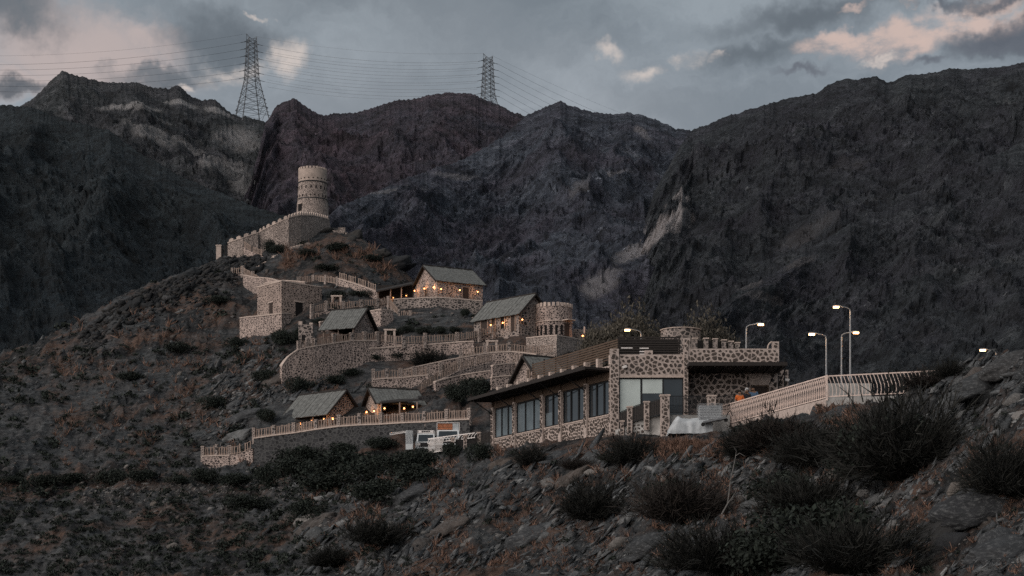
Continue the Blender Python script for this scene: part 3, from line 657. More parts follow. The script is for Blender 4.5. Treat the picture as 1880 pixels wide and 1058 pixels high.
# gate posts at the top left of the fort wall
T = thing('fort_gate', 'open timber gate with a pale stone post at the left end of the fort wall', 'gate', W(400,472,231)); o = T.location.copy()
m = MB(); a = W(402,472,231); m.abox(a.x-.35, a.x+.35, a.y-.3, a.y+.3, a.z-1, a.z+1.5); m.abox(a.x-.42, a.x+.42, a.y-.37, a.y+.37, a.z+1.5, a.z+1.65); m.build('stone_post', M['coping'], T, o)
for q in (408, 412, 415.5):
    m = MB(); a = W(q,473,231); m.abox(a.x-.06, a.x+.06, a.y-.06, a.y+.06, a.z-.5, a.z+1.75); m.build('timber_post', M['wood_dark'], T, o)
m = MB(); m.bar(W(406,458,231), W(416,457,231), .05); m.bar(W(406,466,231), W(416,465,231), .05); m.build('rail', M['wood_dark'], T, o)

# ------------------------------------------------------------------ round watchtower
def ring(m, c, z0, z1, r0, r1, n=56, cap=False):
    b = len(m.v)
    for z, r in ((z0, r0), (z1, r1)):
        for i in range(n):
            t = 2 * math.pi * i / n; m.v.append((c.x + r * math.cos(t), c.y + r * math.sin(t), z))
    for i in range(n): m.f.append((b + i, b + (i+1) % n, b + n + (i+1) % n, b + n + i))
    if cap: m.f.append(tuple(b + n + i for i in range(n)))
def curved(m, c, r0, r1, z0, z1, t0, t1, n=4):
    b = len(m.v)
    for i in range(n + 1):
        t = t0 + (t1 - t0) * i / n; x, y = math.cos(t), math.sin(t)
        m.v += [(c.x + r0*x, c.y + r0*y, z0), (c.x + r1*x, c.y + r1*y, z0), (c.x + r1*x, c.y + r1*y, z1), (c.x + r0*x, c.y + r0*y, z1)]
    for i in range(n):
        k = b + 4 * i
        for j in range(4): m.f.append((k + j, k + (j+1) % 4, k + 4 + (j+1) % 4, k + 4 + j))
    m.f += [(b, b+3, b+2, b+1), (b+4*n, b+4*n+1, b+4*n+2, b+4*n+3)]
TY = 243.0
def tz(py): return (HZ - py) / F * TY
tx = lambda px: (px - CX) / F * TY
tc_ = Vector((tx(574), TY, 0))
T = thing('watchtower', 'tall round stone watchtower with crenellated plastered top on the crest of the hill', 'tower', Vector((tc_.x, TY, tz(412)))); o = T.location.copy()
m = MB(); ring(m, tc_, tz(440), tz(412), 2.75, 2.62); ring(m, tc_, tz(412), tz(392), 2.55, 2.38); ring(m, tc_, tz(392), tz(369), 2.38, 2.26); m.build('tower_base', M['stonewall_fine'], T, o)
m = MB(); ring(m, tc_, tz(369), tz(338), 2.25, 2.10); m.build('tower_shaft', M['stonewall_fine'], T, o)
m = MB(); ring(m, tc_, tz(338), tz(315), 2.13, 2.10); ring(m, tc_, tz(315), tz(315) + .01, 2.10, 1.8); ring(m, tc_, tz(315), tz(324), 1.8, 1.8); ring(m, tc_, tz(324) - .01, tz(324), 1.8, .02); m.build('parapet', M['plaster'], T, o)
for py, r in ((369, 2.31), (338, 2.19)):
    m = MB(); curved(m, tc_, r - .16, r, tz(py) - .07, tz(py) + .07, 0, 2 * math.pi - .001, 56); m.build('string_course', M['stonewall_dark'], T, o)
nm = 26
for i in range(nm):
    t0 = 2 * math.pi * i / nm; m = MB(); curved(m, tc_, 1.82, 2.12, tz(315) - .02, tz(311.3) + random.uniform(-.03, .03), t0, t0 + 2 * math.pi / nm * .62, 2); m.build('merlon', M['coping'], T, o)
def slit(row, n, w, h, r, off, nm_='arrow_slit'):
    for i in range(n):
        t = -math.pi + (i + off) * math.pi / n; d = Vector((math.cos(t), math.sin(t), 0)); s = Vector((-d.y, d.x, 0))
        m = MB(); m.box(tc_ + d * (r - .06) + UP * tz(row), s * w, d * .10, UP * h); m.build(nm_, M['dark_inside'], T, o)
slit(349, 9, .07, .24, 2.17, .5); slit(364, 11, .05, .16, 2.24, .4); slit(332.5, 10, .09, .08, 2.12, .5, 'drain_hole'); slit(372, 6, .05, .07, 2.27, .7, 'drain_hole')
d = Vector((tx(553.5) - tc_.x, 0, 0)); ang = -math.acos(d.x / 2.36); dd_ = Vector((math.cos(ang), math.sin(ang), 0)); s = Vector((-dd_.y, dd_.x, 0))
m = MB(); m.box(tc_ + dd_ * 2.22 + UP * tz(386), s * .36, dd_ * .22, UP * .52); m.build('door_opening', M['dark_inside'], T, o)
m = MB(); m.box(tc_ + dd_ * 2.28 + UP * (tz(386) + .58), s * .48, dd_ * .2, UP * .07); m.build('lintel', M['coping'], T, o)
m = MB(); m.bar(tc_ + Vector((2.0, -.2, tz(331))), tc_ + Vector((2.75, -.25, tz(331.3))), .07); m.build('drain_spout', M['wood_dark'], T, o)
# ruined masonry block right of the tower
T = thing('ruined_wall', 'broken pale rubble wall stump on the rock just below the round tower', 'wall', W(622,440,238)); o = T.location.copy()
m = MB(); 
for (x0, x1, y0, y1) in ((611,622,424,437),(622,634,419,441),(632,638,428,444)):
    a, b = W(x0,y1,238), W(x1,y0,238); m.abox(a.x, b.x, 237.6, 239.2, a.z - .6, b.z)
m.build('masonry', M['stonewall_fine'], T, o)

# ------------------------------------------------------------------ lanterns
lb1 = bpy.data.meshes.new('lantern_glass')
def ico(r, sub=1):
    import bmesh
    bm = bmesh.new(); bmesh.ops.create_icosphere(bm, subdivisions=sub, radius=r); me = bpy.data.meshes.new('x'); bm.to_mesh(me); bm.free(); return me
glow_me = ico(.078, 2); glow_me.materials.append(M['lamp_warm'])
m = MB()
for x in (-.11, .11):
    for y in (-.11, .11): m.bar((x, y, -.16), (x, y, .16), .014)
m.add([(-.15, -.15, .16), (.15, -.15, .16), (.15, .15, .16), (-.15, .15, .16), (0, 0, .28)], [(0, 1, 4), (1, 2, 4), (2, 3, 4), (3, 0, 4), (3, 2, 1, 0)]); m.abox(-.12, .12, -.12, .12, -.2, -.16)
m.bar((0, .05, .22), (0, .34, .22), .02)
cage_me = bpy.data.meshes.new('lantern_cage'); cage_me.from_pydata(m.v, [], m.f); cage_me.materials.append(M['metal_black'])
pl = bpy.data.lights.new('lantern_light', 'POINT'); pl.energy = 13; pl.color = (1, .48, .2); pl.shadow_soft_size = .1
def lantern(px, py, Y, label, r=1.0):
    T = thing('wall_lantern', label, 'lantern', W(px, py, Y), 'lit wall lanterns of the village'); link('cage', cage_me, T); link('glowing_glass', glow_me, T, scale=(r, r, r))
    l = bpy.data.objects.new('lantern_light', pl); COL.objects.link(l); l.parent = T; l.location = (0, -.28, 0)

# ------------------------------------------------------------------ gabled houses
def gable_house(name, label, px, Y, eave_py, ridge_py, base_py, yaw, Ln, Wd, mirror=False, wallmat='stonewall', openside=False, ov=.35, planks=16, wins=(), gwins=(), gable_open=False, group=None, rmat='roof'):
    s = -1 if mirror else 1; a = R(yaw)
    u = Vector((math.cos(a) * s, math.sin(a), 0)); v = Vector((-math.sin(a) * s, math.cos(a), 0))
    c = W(px, eave_py, Y); ze = c.z; c = Vector((c.x, c.y, 0)); zb = (HZ - base_py) / F * Y
    mid = c + v * Wd / 2; zr = (HZ - ridge_py) / F * mid.y
    T = thing(name, label, 'house', c + UP * zb, group); o = T.location.copy()
    def pt(i, j, z): return c + u * i + v * j + UP * z
    th = .3; dp = 1.6
    # walls
    def slab(i0, j0, i1, j1, z0, z1, nm='wall', mt=None):
        m = MB(); q = [pt(i0, j0, z0), pt(i1, j0, z0), pt(i1, j1, z0), pt(i0, j1, z0), pt(i0, j0, z1), pt(i1, j0, z1), pt(i1, j1, z1), pt(i0, j1, z1)]
        return m.hexa(q).build(nm, mt or M[wallmat], T, o)
    wl = []
    if not openside:
        wl.append(slab(0, 0, Ln, th, zb - dp, ze)); wl.append(slab(0, Wd - th, Ln, Wd, zb - dp, ze))
        wl.append(slab(Ln - th, th, Ln, Wd - th, zb - dp, ze)); gw = slab(0, th, th, Wd - th, zb - dp, ze)
    else:
        slab(0, 0, Ln, Wd, zb - .6, zb, 'floor', M['mortar'])
        gw = slab(0, th, th, Wd - th, zb - dp, ze) if not gable_open else None
        slab(.3, Wd - th, Ln, Wd, zb, ze, 'wall', M['wood_dark'])
        n = max(2, int(Ln / 1.8))
        for i in range(n + 1):
            p = pt(.12 + (Ln - .24) * i / n, .12, zb); m = MB(); m.bar(p, p + UP * (ze - zb), .075, n=6); m.build('post', M['wood'], T, o)
        if gable_open:
            for j in (1, 2, 3):
                p = pt(.12, Wd * j / 3 - .12, zb); m = MB(); m.bar(p, p + UP * (ze - zb), .075, n=6); m.build('post', M['wood'], T, o)
        m = MB(); m.bar(pt(0, .12, ze - .1), pt(Ln, .12, ze - .1), .1); m.build('beam', M['wood_dark'], T, o)
    for e in (0.02, Ln - .3):
        m = MB(); q = [pt(e, .02, ze - .02), pt(e + .26, .02, ze - .02), pt(e + .26, Wd - .02, ze - .02), pt(e, Wd - .02, ze - .02), pt(e, Wd / 2, zr - .04), pt(e + .26, Wd / 2, zr - .04)]
        m.add(q, [(0, 3, 4), (1, 5, 2), (0, 4, 5, 1), (3, 2, 5, 4), (0, 1, 2, 3)]); m.build('gable', M[wallmat], T, o)
    # roof: two slopes of boards
    sl = (zr - ze) / (Wd / 2)
    for side in (0, 1):
        rf = MB(); j0, j1 = (-ov, Wd / 2) if side == 0 else (Wd / 2, Wd + ov)
        z0, z1 = (ze - sl * ov, zr) if side == 0 else (zr, ze - sl * ov)
        rf.hexa([pt(-ov, j0, z0), pt(Ln + ov, j0, z0), pt(Ln + ov, j1, z1), pt(-ov, j1, z1), pt(-ov, j0, z0 + .07), pt(Ln + ov, j0, z0 + .07), pt(Ln + ov, j1, z1 + .07), pt(-ov, j1, z1 + .07)])
        R_ = rf.build('roof_slope', M['wood_dark'], T, o)
        n = planks if side == 0 else 6; w = (Ln + 2 * ov) / n
        for k in range(n):
            e0 = -ov + w * k + .015; e1 = e0 + w - .03; dz = random.uniform(.075, .13); x0 = random.uniform(-.09, .05)
            jj0, jj1 = (j0 + x0, j1) if side == 0 else (j0, j1 - x0); zz0, zz1 = (z0 + sl * x0, z1) if side == 0 else (z0, z1 + sl * x0)
            m = MB(); m.hexa([pt(e0, jj0, zz0 + .072), pt(e1, jj0, zz0 + .072), pt(e1, jj1, zz1 + .072), pt(e0, jj1, zz1 + .072), pt(e0, jj0, zz0 + dz), pt(e1, jj0, zz0 + dz), pt(e1, jj1, zz1 + dz), pt(e0, jj1, zz1 + dz)])
            m.build('roof_plank', M[rmat], R_, o)
    m = MB(); m.bar(pt(-ov, Wd / 2, zr + .12), pt(Ln + ov, Wd / 2, zr + .12), .1, n=6); m.build('ridge_pole', M['wood_dark'], T, o)
    for e in (-ov - .03, Ln + ov + .03):
        for jj, zz in ((-ov, ze - sl * ov), (Wd + ov, ze - sl * ov)):
            m = MB(); m.bar(pt(e, jj, zz), pt(e, Wd / 2, zr), .11, n=4); m.build('barge_board', M['wood_dark'], T, o)
    # openings: (along, z above base, half width, half height, kind)
    for (i, z, w_, h_, kind) in wins:
        m = MB(); m.box(pt(i, -.01, zb + z), u * w_, v * .05, UP * h_); f = m.build(kind, M['dark_inside'] if kind == 'window' else M['door'], T, o)
        fr = MB(); 
        for sx in (-1, 1): fr.box(pt(i + sx * (w_ + .06), -.03, zb + z), u * .06, v * .08, UP * (h_ + .12))
        fr.box(pt(i, -.03, zb + z + h_ + .06), u * w_, v * .08, UP * .06); fr.build('frame', M['wood'], f, o)
    for (j, z, w_, h_, kind) in gwins:
        m = MB(); m.box(pt(-.01, j, zb + z), v * w_, u * .05, UP * h_); f = m.build(kind, M['dark_inside'] if kind == 'window' else M['door'], T, o)
        fr = MB()
        for sx in (-1, 1): fr.box(pt(-.03, j + sx * (w_ + .06), zb + z), v * .06, u * .08, UP * (h_ + .12))
        fr.box(pt(-.03, j, zb + z + h_ + .06), v * w_, u * .08, UP * .06); fr.build('frame', M['wood'], f, o)
    return T, pt, zb, ze
gable_house('stone_house', 'highest gabled stone house, with a plank roof and six lit lanterns', 803, 203, 514, 489, 557, 28, 6.3, 7.0, wins=((3.9, 1.45, .42, .85, 'door'),), gwins=((3.2, 1.9, .22, .38, 'window'),), planks=22)
gable_house('stone_house', 'long low stone house with sagging grey roof beside the crenellated annexe', 953, 185, 573, 541, 607, 45, 7.4, 4.8, mirror=True, planks=24,
            wins=((.9, .95, .3, .85, 'door'), (2.6, 1.25, .3, .7, 'window'), (4.1, 1.1, .3, .75, 'window'), (5.6, 1.0, .5, .85, 'door')), wallmat='stonewall_grey')
gable_house('open_hut', 'open-sided hut with a grey board roof and stone gable behind its picket fence', 649, 188, 599, 567, 628, 23, 4.1, 5.6, mirror=True, openside=True, planks=16)
gable_house('open_hut', 'lowest open-sided hut with a broad grey roof and six lanterns underneath', 600, 163, 757, 718, 786, 40, 6.3, 4.8, mirror=True, openside=True, planks=22)
gable_house('stone_hut', 'small stone hut with a shaded porch just right of the lowest open hut', 695, 162, 738, 714, 770, 22, 4.6, 4.6, planks=16, openside=True, wallmat='stonewall_fine')
gable_house('gabled_shed', 'small gabled shed with grey corrugated roof peeping over the terrace of the glass wing', 990, 140, 690, 655, 722, 30, 2.6, 4.4, planks=9, gwins=((1.7, 1.7, .12, .5, 'window'),))
# porch roof of the lower right hut, carried out over the lanterns
T = thing('porch_canopy', 'lean-to porch canopy over the three lanterns of the small stone hut', 'canopy', W(720,738,161.5)); o = T.location.copy()
m = MB(); q = [W(697,741,161.2), W(770,736,161.2), W(767,734,163.2), W(699,736,163.2)]; m.hexa(q + [x + UP * .12 for x in q]); m.build('roof', M['wood_dark'], T, o)
for px in (700, 734, 766):
    m = MB(); m.bar(W(px,738,161.3), W(px,770,161.3), .08, n=6); m.build('post', M['wood'], T, o)
# stone wall right of the hut, its shade painted in as dark masonry
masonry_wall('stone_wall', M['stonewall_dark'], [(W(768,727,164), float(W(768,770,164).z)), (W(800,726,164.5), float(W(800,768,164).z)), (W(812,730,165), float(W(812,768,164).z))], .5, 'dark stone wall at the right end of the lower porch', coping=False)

# annexe with crenellations
ac = Vector((W(1017,600,187).x, 187.4, 0)); az_ = lambda py: (HZ - py) / F * 185.5
T = thing('crenellated_annexe', 'half-round stone annexe with a crenellated top and dark slit windows', 'house', ac + UP * az_(620)); o = T.location.copy()
m = MB(); ring(m, ac, az_(640), az_(562), 2.15, 2.10, 40, True); m.build('wall', M['stonewall'], T, o)
for i in range(26):
    t0 = 2 * math.pi * i / 26; m = MB(); curved(m, ac, 1.85, 2.16, az_(562) - .02, az_(555) + random.uniform(-.03, .03), t0, t0 + .15, 1); m.build('merlon', M['coping'], T, o)
for i, t in enumerate((-150, -133, -117, -100, -84, -67, -48)):
    d = Vector((math.cos(R(t)), math.sin(R(t)), 0)); s = Vector((-d.y, d.x, 0))
    m = MB(); m.box(ac + d * 2.12 + UP * az_(606), s * (.13 if i < 6 else .36), d * .06, UP * (.55 if i < 6 else .8)); m.build('slit_window' if i < 6 else 'door', M['dark_inside'] if i < 6 else M['door'], T, o)
d = Vector((math.cos(R(-48)), math.sin(R(-48)), 0)); s = Vector((-d.y, d.x, 0)); m = MB(); m.box(ac + d * 2.5 + UP * az_(588), s * .6, d * .5, UP * .05); m.build('door_hood', M['coping'], T, o)
m = MB(); curved(m, ac, 2.1, 2.2, az_(590), az_(588.5), R(-175), R(-5), 20); m.build('string_course', M['coping'], T, o)

# flat-roofed block house
c0 = W(517,517,200); u = Vector((math.cos(R(42)), math.sin(R(42)), 0)); v = Vector((-math.sin(R(42)), math.cos(R(42)), 0)); zt = c0.z; zb = W(517,578,200).z; c0 = Vector((c0.x, c0.y, 0))
T = thing('block_house', 'flat-roofed coursed stone block house with a dark doorway on each visible side', 'house', c0 + UP * zb); o = T.location.copy()
def P2(i, j, z): return c0 + u * i + v * j + UP * z
m = MB(); m.hexa([P2(0,0,zb-1.5), P2(6,0,zb-1.5), P2(6,5.4,zb-1.5), P2(0,5.4,zb-1.5), P2(0,0,zt), P2(6,0,zt), P2(6,5.4,zt), P2(0,5.4,zt)]); m.build('wall', M['blockwall'], T, o)
m = MB()
for (i0, i1, j0, j1) in ((-.05, 6.05, -.05, .3), (-.05, 6.05, 5.1, 5.45), (-.05, .3, .3, 5.1), (5.7, 6.05, .3, 5.1)):
    m.hexa([P2(i0,j0,zt+.003), P2(i1,j0,zt+.003), P2(i1,j1,zt+.003), P2(i0,j1,zt+.003), P2(i0,j0,zt+.16), P2(i1,j0,zt+.14), P2(i1,j1,zt+.17), P2(i0,j1,zt+.15)])
m.build('parapet', M['coping'], T, o)
m = MB(); m.box(P2(2.55, 0, zb + .95), u * .5, v * .06, UP * .87); m.build('door', M['dark_inside'], T, o)
m = MB(); m.box(P2(0, 2.3, zb + .95), v * .34, u * .06, UP * .82); m.build('door', M['door'], T, o)
for (pc, ax, w_) in ((P2(2.55, -.03, zb + 1.9), u, .7), (P2(-.03, 2.3, zb + 1.85), v, .55)):
    m = MB(); m.box(pc, ax * w_, ax.cross(UP) * .08, UP * .08); m.build('lintel', M['coping'], T, o)

# small square stone turret left of the open hut
T = thing('stone_turret', 'small square stone turret with one dark window at the left end of the open hut', 'building', W(561,640,181)); o = T.location.copy()
a, b = W(548,650,181), W(574,596,181); m = MB(); m.abox(a.x, b.x, 181, 182.7, a.z - 1, b.z); m.build('wall', M['stonewall_grey'], T, o)
m = MB(); m.abox(a.x, a.x + .4, 181, 181.5, b.z, b.z + .35); m.abox(b.x - .4, b.x, 181.02, 181.5, b.z, b.z + .2); m.build('corner_stone', M['coping'], T, o)
p = W(557,622,181); m = MB(); m.abox(p.x - .2, p.x + .2, 180.95, 181.1, p.z - .4, p.z + .4); m.build('window', M['dark_inside'], T, o)

# porch beside the upper house
T = thing('porch_shelter', 'dark open porch with a sloping flat roof against the gable of the upper house', 'shelter', W(722,549,203)); o = T.location.copy()
q = [W(690,537,202), W(757,523,202), W(757,520,205.5), W(693,533,205.5)]
m = MB(); m.hexa(q + [x + UP * .16 for x in q]); m.build('roof', M['wood_dark'], T, o)
for px, py in ((694,537),(717,532),(737,528)):
    m = MB(); m.bar(W(px,py,202.3), W(px,552,202.3), .07, n=6); m.build('post', M['wood'], T, o)
m = MB(); a, b = W(692,552,205), W(757,524,205); m.abox(a.x, b.x, 205.4, 205.6, a.z - .5, b.z + .1); m.build('back_wall', M['wood_dark'], T, o)
under(pp((692,550,202),(757,548,202)), 'stone floor wall of the porch beside the upper house', drop=1.2, mat='stonewall_grey')
# small stone gate frames between the terraces
for (px, py, Y, lb) in ((618,556,202,'little pale stone doorway frame uphill of the open hut'), (716,619,185.5,'little pale stone doorway frame on the middle terrace'), (903,640,181,'little pale stone doorway frame below the long house')):
    T = thing('stone_doorway', lb, 'doorway', W(px, py, Y)); o = T.location.copy(); p = W(px, py, Y)
    for s_ in (-1, 1):
        m = MB(); m.abox(p.x + s_*.5 - .12, p.x + s_*.5 + .12, Y - .15, Y + .15, p.z - .8, p.z + .72); m.build('jamb', M['coping'], T, o)
    m = MB(); m.abox(p.x - .7, p.x + .7, Y - .2, Y + .2, p.z + .72, p.z + .9); m.build('lintel', M['coping'], T, o)
# lanterns
for a in ((761,534,208.2,'lantern at the left foot of the upper house gable, leftmost of its row'),(779,530,206,'lantern on the upper house gable just left of its small window'),(796,528,204,'lantern on the upper house gable between the small window and the corner'),
          (810,531,202.7,'lantern on the upper house front nearest its left corner'),(844,533,203.6,'lantern on the upper house front just left of the door'),(877,536,205,'lantern on the upper house front right of the door'),
          (722,547,202.2,'small lantern under the dark porch roof, left one'),(746,543,202.2,'small lantern under the dark porch roof, right one'),
          (877,601,190.4,'lantern at the far left end of the long low house'),(901,597,188,'lantern between the door and first window of the long low house'),(923,593,186.6,'lantern between the two windows of the long low house'),(959,587,184.7,'lantern at the right corner of the long low house'),
          (1070,617,186,'bright lantern on the post right of the crenellated annexe'),(1087,618,187,'farthest right village lantern, beside the dark tree'),
          (531,779,166,'dim lantern at the far left of the lowest open hut'),(551,778,164.5,'second lantern from the left under the lowest open hut'),(572,773,163.6,'third lantern from the left under the lowest open hut'),(595,770,162.8,'fourth lantern under the lowest hut, near its corner post'),
          (611,769,162.6,'brightest lantern on the stone gable of the lowest open hut'),(649,768,164,'tiny lantern between the two lowest huts'),
          (673,757,164.2,'left lantern on the gable of the small stone hut'),(687,755,162.4,'right lantern on the gable of the small stone hut'),
          (706,750,162.4,'left lantern under the porch canopy of the small stone hut'),(742,750,162.2,'middle lantern under the porch canopy, right of its post'),(758,747,162.2,'rightmost lantern under the porch canopy of the small stone hut')):
    lantern(*a, r=1.25 if 'bright' in a[3] else (.6 if 'tiny' in a[3] or 'dim' in a[3] or 'small lantern' in a[3] else 1.0))
m = MB(); T = thing('lantern_post', 'slim cream post carrying the bright lantern right of the annexe', 'post', W(1073,622,186.3)); m.bar(W(1073,632,186.3), W(1073,600,186.3), .1, n=6); m.build('post', M['coping'], T, T.location.copy())
masonry_wall('stone_wall', M['stonewall_grey'], [(W(1055,604,190), 22), (W(1100,606,191), 22), (W(1125,612,192), 22)], .5, 'grey stone wall receding behind the far right village lanterns', coping=False)

# ------------------------------------------------------------------ restaurant
def clip(poly, p, n):
    r = []
    for i in range(len(poly)):
        a, b = poly[i], poly[(i+1) % len(poly)]; da = (a[0]-p[0])*n[0] + (a[1]-p[1])*n[1]; db = (b[0]-p[0])*n[0] + (b[1]-p[1])*n[1]
        if da <= 0: r.append(a)
        if (da < 0) != (db < 0) and da != db:
            t = da / (da - db); r.append((a[0]+(b[0]-a[0])*t, a[1]+(b[1]-a[1])*t))
    return r
def stones_polys(w, h, cell, gap, seed, squash=.8):
    rg = random.Random(seed); nx = max(1, round(w / cell)); ny = max(1, round(h / (cell * squash))); cx_, cy_ = w / nx, h / ny; pts = {}
    for j in range(-1, ny + 1):
        for i in range(-1, nx + 1): pts[i, j] = ((i + .5 + (.5 if j % 2 else 0) * (nx > 1) + rg.uniform(-.47, .47)) * cx_, (j + .5 + rg.uniform(-.45, .45)) * cy_)
    out = []
    for (i, j), p in pts.items():
        if not (0 <= p[0] <= w and 0 <= p[1] <= h): continue
        poly = [(max(0, p[0]-2*cx_), max(0, p[1]-2*cy_)), (min(w, p[0]+2*cx_), max(0, p[1]-2*cy_)), (min(w, p[0]+2*cx_), min(h, p[1]+2*cy_)), (max(0, p[0]-2*cx_), min(h, p[1]+2*cy_))]
        for dj in (-2, -1, 0, 1, 2):
            for di in (-2, -1, 0, 1, 2):
                q = pts.get((i+di, j+dj))
                if q and q != p: poly = clip(poly, ((p[0]+q[0])/2, (p[1]+q[1])/2), (q[0]-p[0], q[1]-p[1]))
        if len(poly) < 3: continue
        gx = sum(a[0] for a in poly)/len(poly); gy = sum(a[1] for a in poly)/len(poly); g = gap * rg.uniform(.6, 1.7); sh = []
        for a in poly:
            d = math.hypot(a[0]-gx, a[1]-gy); k = max(.3, 1 - g / max(d, .01) * 1.15) * rg.uniform(.93, 1.0); sh.append((gx+(a[0]-gx)*k, gy+(a[1]-gy)*k))
        # round the corners off
        rd = []
        for q in range(len(sh)):
            a, b = sh[q], sh[(q+1) % len(sh)]; rd += [(a[0]*.86+b[0]*.14, a[1]*.86+b[1]*.14), (a[0]*.14+b[0]*.86, a[1]*.14+b[1]*.86)]
        out.append(((gx, gy), rd))
    return out
SC_ = {'n': 0}; STUFF = MB()
def face_stones(parent, org, O, U, Vv, w, h, cell=.36, gap=.045, seed=1, dep=.045, indiv=True, holes=()):
    """field stones laid into a wall face; O lower corner, U and Vv unit directions, outward normal U x Vv"""
    nrm = U.cross(Vv).normalized()
    for (g, poly) in stones_polys(w, h, cell, gap, seed):
        if any(x0 - .1 < g[0] < x1 + .1 and y0 - .1 < g[1] < y1 + .1 for x0, x1, y0, y1 in holes): continue
        n = len(poly); m = MB(); P0 = [O + U*a[0] + Vv*a[1] - nrm*.01 for a in poly]
        P1 = [O + U*(g[0]+(a[0]-g[0])*.82) + Vv*(g[1]+(a[1]-g[1])*.82) + nrm*dep for a in poly]; fs = [(i, (i+1) % n, n+(i+1) % n, n+i) for i in range(n)] + [tuple(range(n, 2*n))]
        if indiv and SC_['n'] < 296: m.add(P0 + P1, fs); m.build('stone', M['stone'], parent, org); SC_['n'] += 1
        else: STUFF.add(P0 + P1, fs)
# wing line
A_ = W(1124, 759, 112.3); B_ = W(906, 808, 130); A_.z = B_.z = 12.68
wd = (A_ - B_).xy.to_3d().normalized(); wo = Vector((wd.y, -wd.x, 0))          # outward: towards the viewer
if wo.y > 0: wo = -wo
LW = (A_ - B_).xy.length
RT = thing('restaurant', 'big stone-clad restaurant with a long glazed wing, dark canopies and a roof terrace', 'building', Vector((6, 114, 12.2))); ro = RT.location.copy()
def wp(t, out, z): return Vector((B_.x, B_.y, 0)) + wd * t + wo * out + UP * z
ZS, ZH, ZC = 12.68, 15.07, 15.72      # sill, glass head, canopy underside
def wbox(t0, t1, o0, o1, z0, z1, nm, mt, par=None):
    m = MB(); m.hexa([wp(t0,o1,z0), wp(t1,o1,z0), wp(t1,o0,z0), wp(t0,o0,z0), wp(t0,o1,z1), wp(t1,o1,z1), wp(t1,o0,z1), wp(t0,o0,z1)]); return m.build(nm, M[mt], par or RT, ro)
# knee wall with stone facing; its foot follows the ground
kw = wbox(0, LW, -.3, 0, ZS - 3.2, ZS, 'knee_wall', 'mortar')
for k in range(6): face_stones(kw, ro, wp(LW/6*k, 0, ZS - 1.9), wd, UP, LW/6, 1.85, .30, .04, 30 + k, indiv=False)
wbox(-.05, LW + .05, -.32, .05, ZS - .01, ZS + .07, 'sill', 'coping')
tp = []
for px in (906, 945.5, 997, 1030.5, 1077.5, 1124):
    # t so that wp(t,0) projects to px
    k = (px - CX) / F; t = (k * B_.y - B_.x) / (wd.x - k * wd.y); tp.append(t)
for i, t in enumerate(tp):
    pr = wbox(t - .2, t + .2, -.25, .16, ZS - 2.4, ZH + .15, 'pillar', 'mortar')
    face_stones(pr, ro, wp(t - .19, .16, ZS - .6), wd, UP, .38, ZH - ZS + .7, .28, .03, 60 + i)
    wbox(t - .09, t + .09, -.2, .14, ZH + .15, ZC, 'timber_post', 'fascia')
wbox(-.2, LW, -.25, .02, ZH + .05, ZC, 'fascia_band', 'fascia')
for i in range(len(tp) - 1):
    t0, t1 = tp[i] + .22, tp[i+1] - .22; f = MB(); n = 3 if i != 2 else 2
    wf = MB(); z0, z1 = ZS + .08, ZH + .04
    def wb(a, b, c, d, e, g): wf.hexa([wp(a,d,e), wp(b,d,e), wp(b,c,e), wp(a,c,e), wp(a,d,g), wp(b,d,g), wp(b,c,g), wp(a,c,g)])
    wb(t0, t1, -.18, -.06, z0, z0 + .09); wb(t0, t1, -.18, -.06, z1 - .1, z1)
    for k in range(n + 1):
        q = t0 + (t1 - t0) * k / n; wb(max(t0, q - .08), min(t1, q + .08), -.17, -.05, z0 + .09, z1 - .1)
    fr = wf.build('window', M['metal_black'], RT, ro)
    for k in range(n):
        q0 = t0 + (t1 - t0) * k / n + .09; q1 = t0 + (t1 - t0) * (k + 1) / n - .09
        lit = (i, k) in ((0, 0), (0, 1), (1, 0), (1, 1), (2, 0), (0, 2), (1, 2))  # panes given the paler colour that stands for reflected sky
        if i in (2,) and k == 0:
            wbox(q0, q1, -.14, -.11, z0 + .09, z0 + 1.05, 'pane', 'glass_sky_tint', fr); wbox(q0, q1, -.14, -.11, z0 + 1.05, z1 - .1, 'pane', 'glass', fr)
        else: wbox(q0, q1, -.14, -.11, z0 + .09, z1 - .1, 'pane', 'glass_sky_tint' if lit else 'glass', fr)
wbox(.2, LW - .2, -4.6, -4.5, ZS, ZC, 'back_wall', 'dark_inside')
# canopy of the wing and its brackets
wbox(-.45, LW - .15, -.3, 2.0, ZC, ZC + .16, 'canopy', 'wood_dark')
for k in range(26):
    t = -.35 + (LW) * k / 25; m = MB(); m.bar(wp(t, 0, ZC - .02), wp(t, 1.95, ZC - .05), .045); m.build('rafter', M['wood_dark'], RT, ro)
for t in tp[:-1]:
    m = MB(); m.bar(wp(t, .15, ZH - .35), wp(t, 1.75, ZC - .05), .045); m.build('bracket', M['metal_black'], RT, ro)
wbox(-.5, LW - .15, 2.0, 2.05, ZC - .04, ZC + .2, 'canopy_edge', 'wood_dark')
# terrace parapet above the wing
pw = wbox(0, LW, -.5, -.15, ZC + .16, ZC + .42, 'parapet', 'mortar')
for k in range(4): face_stones(pw, ro, wp(LW/4*k, -.15, ZC + .2), wd, UP, LW/4, .2, .3, .04, 90 + k, indiv=False)
for i in range(11):
    t = .4 + (LW - 1.0) * i / 10; p = wbox(t - .14, t + .14, -.52, -.12, ZC + .5, ZC + 1.12, 'parapet_post', 'coping')
m = MB(); m.bar(wp(.4, -.3, ZC + .95), wp(LW - .6, -.3, ZC + .95), .025); m.bar(wp(.4, -.3, ZC + .75), wp(LW - .6, -.3, ZC + .75), .025); m.build('terrace_rail', M['metal_black'], RT, ro)
wbox(0, LW, -5, -.5, ZC + .1, ZC + .3, 'terrace_floor', 'concrete')

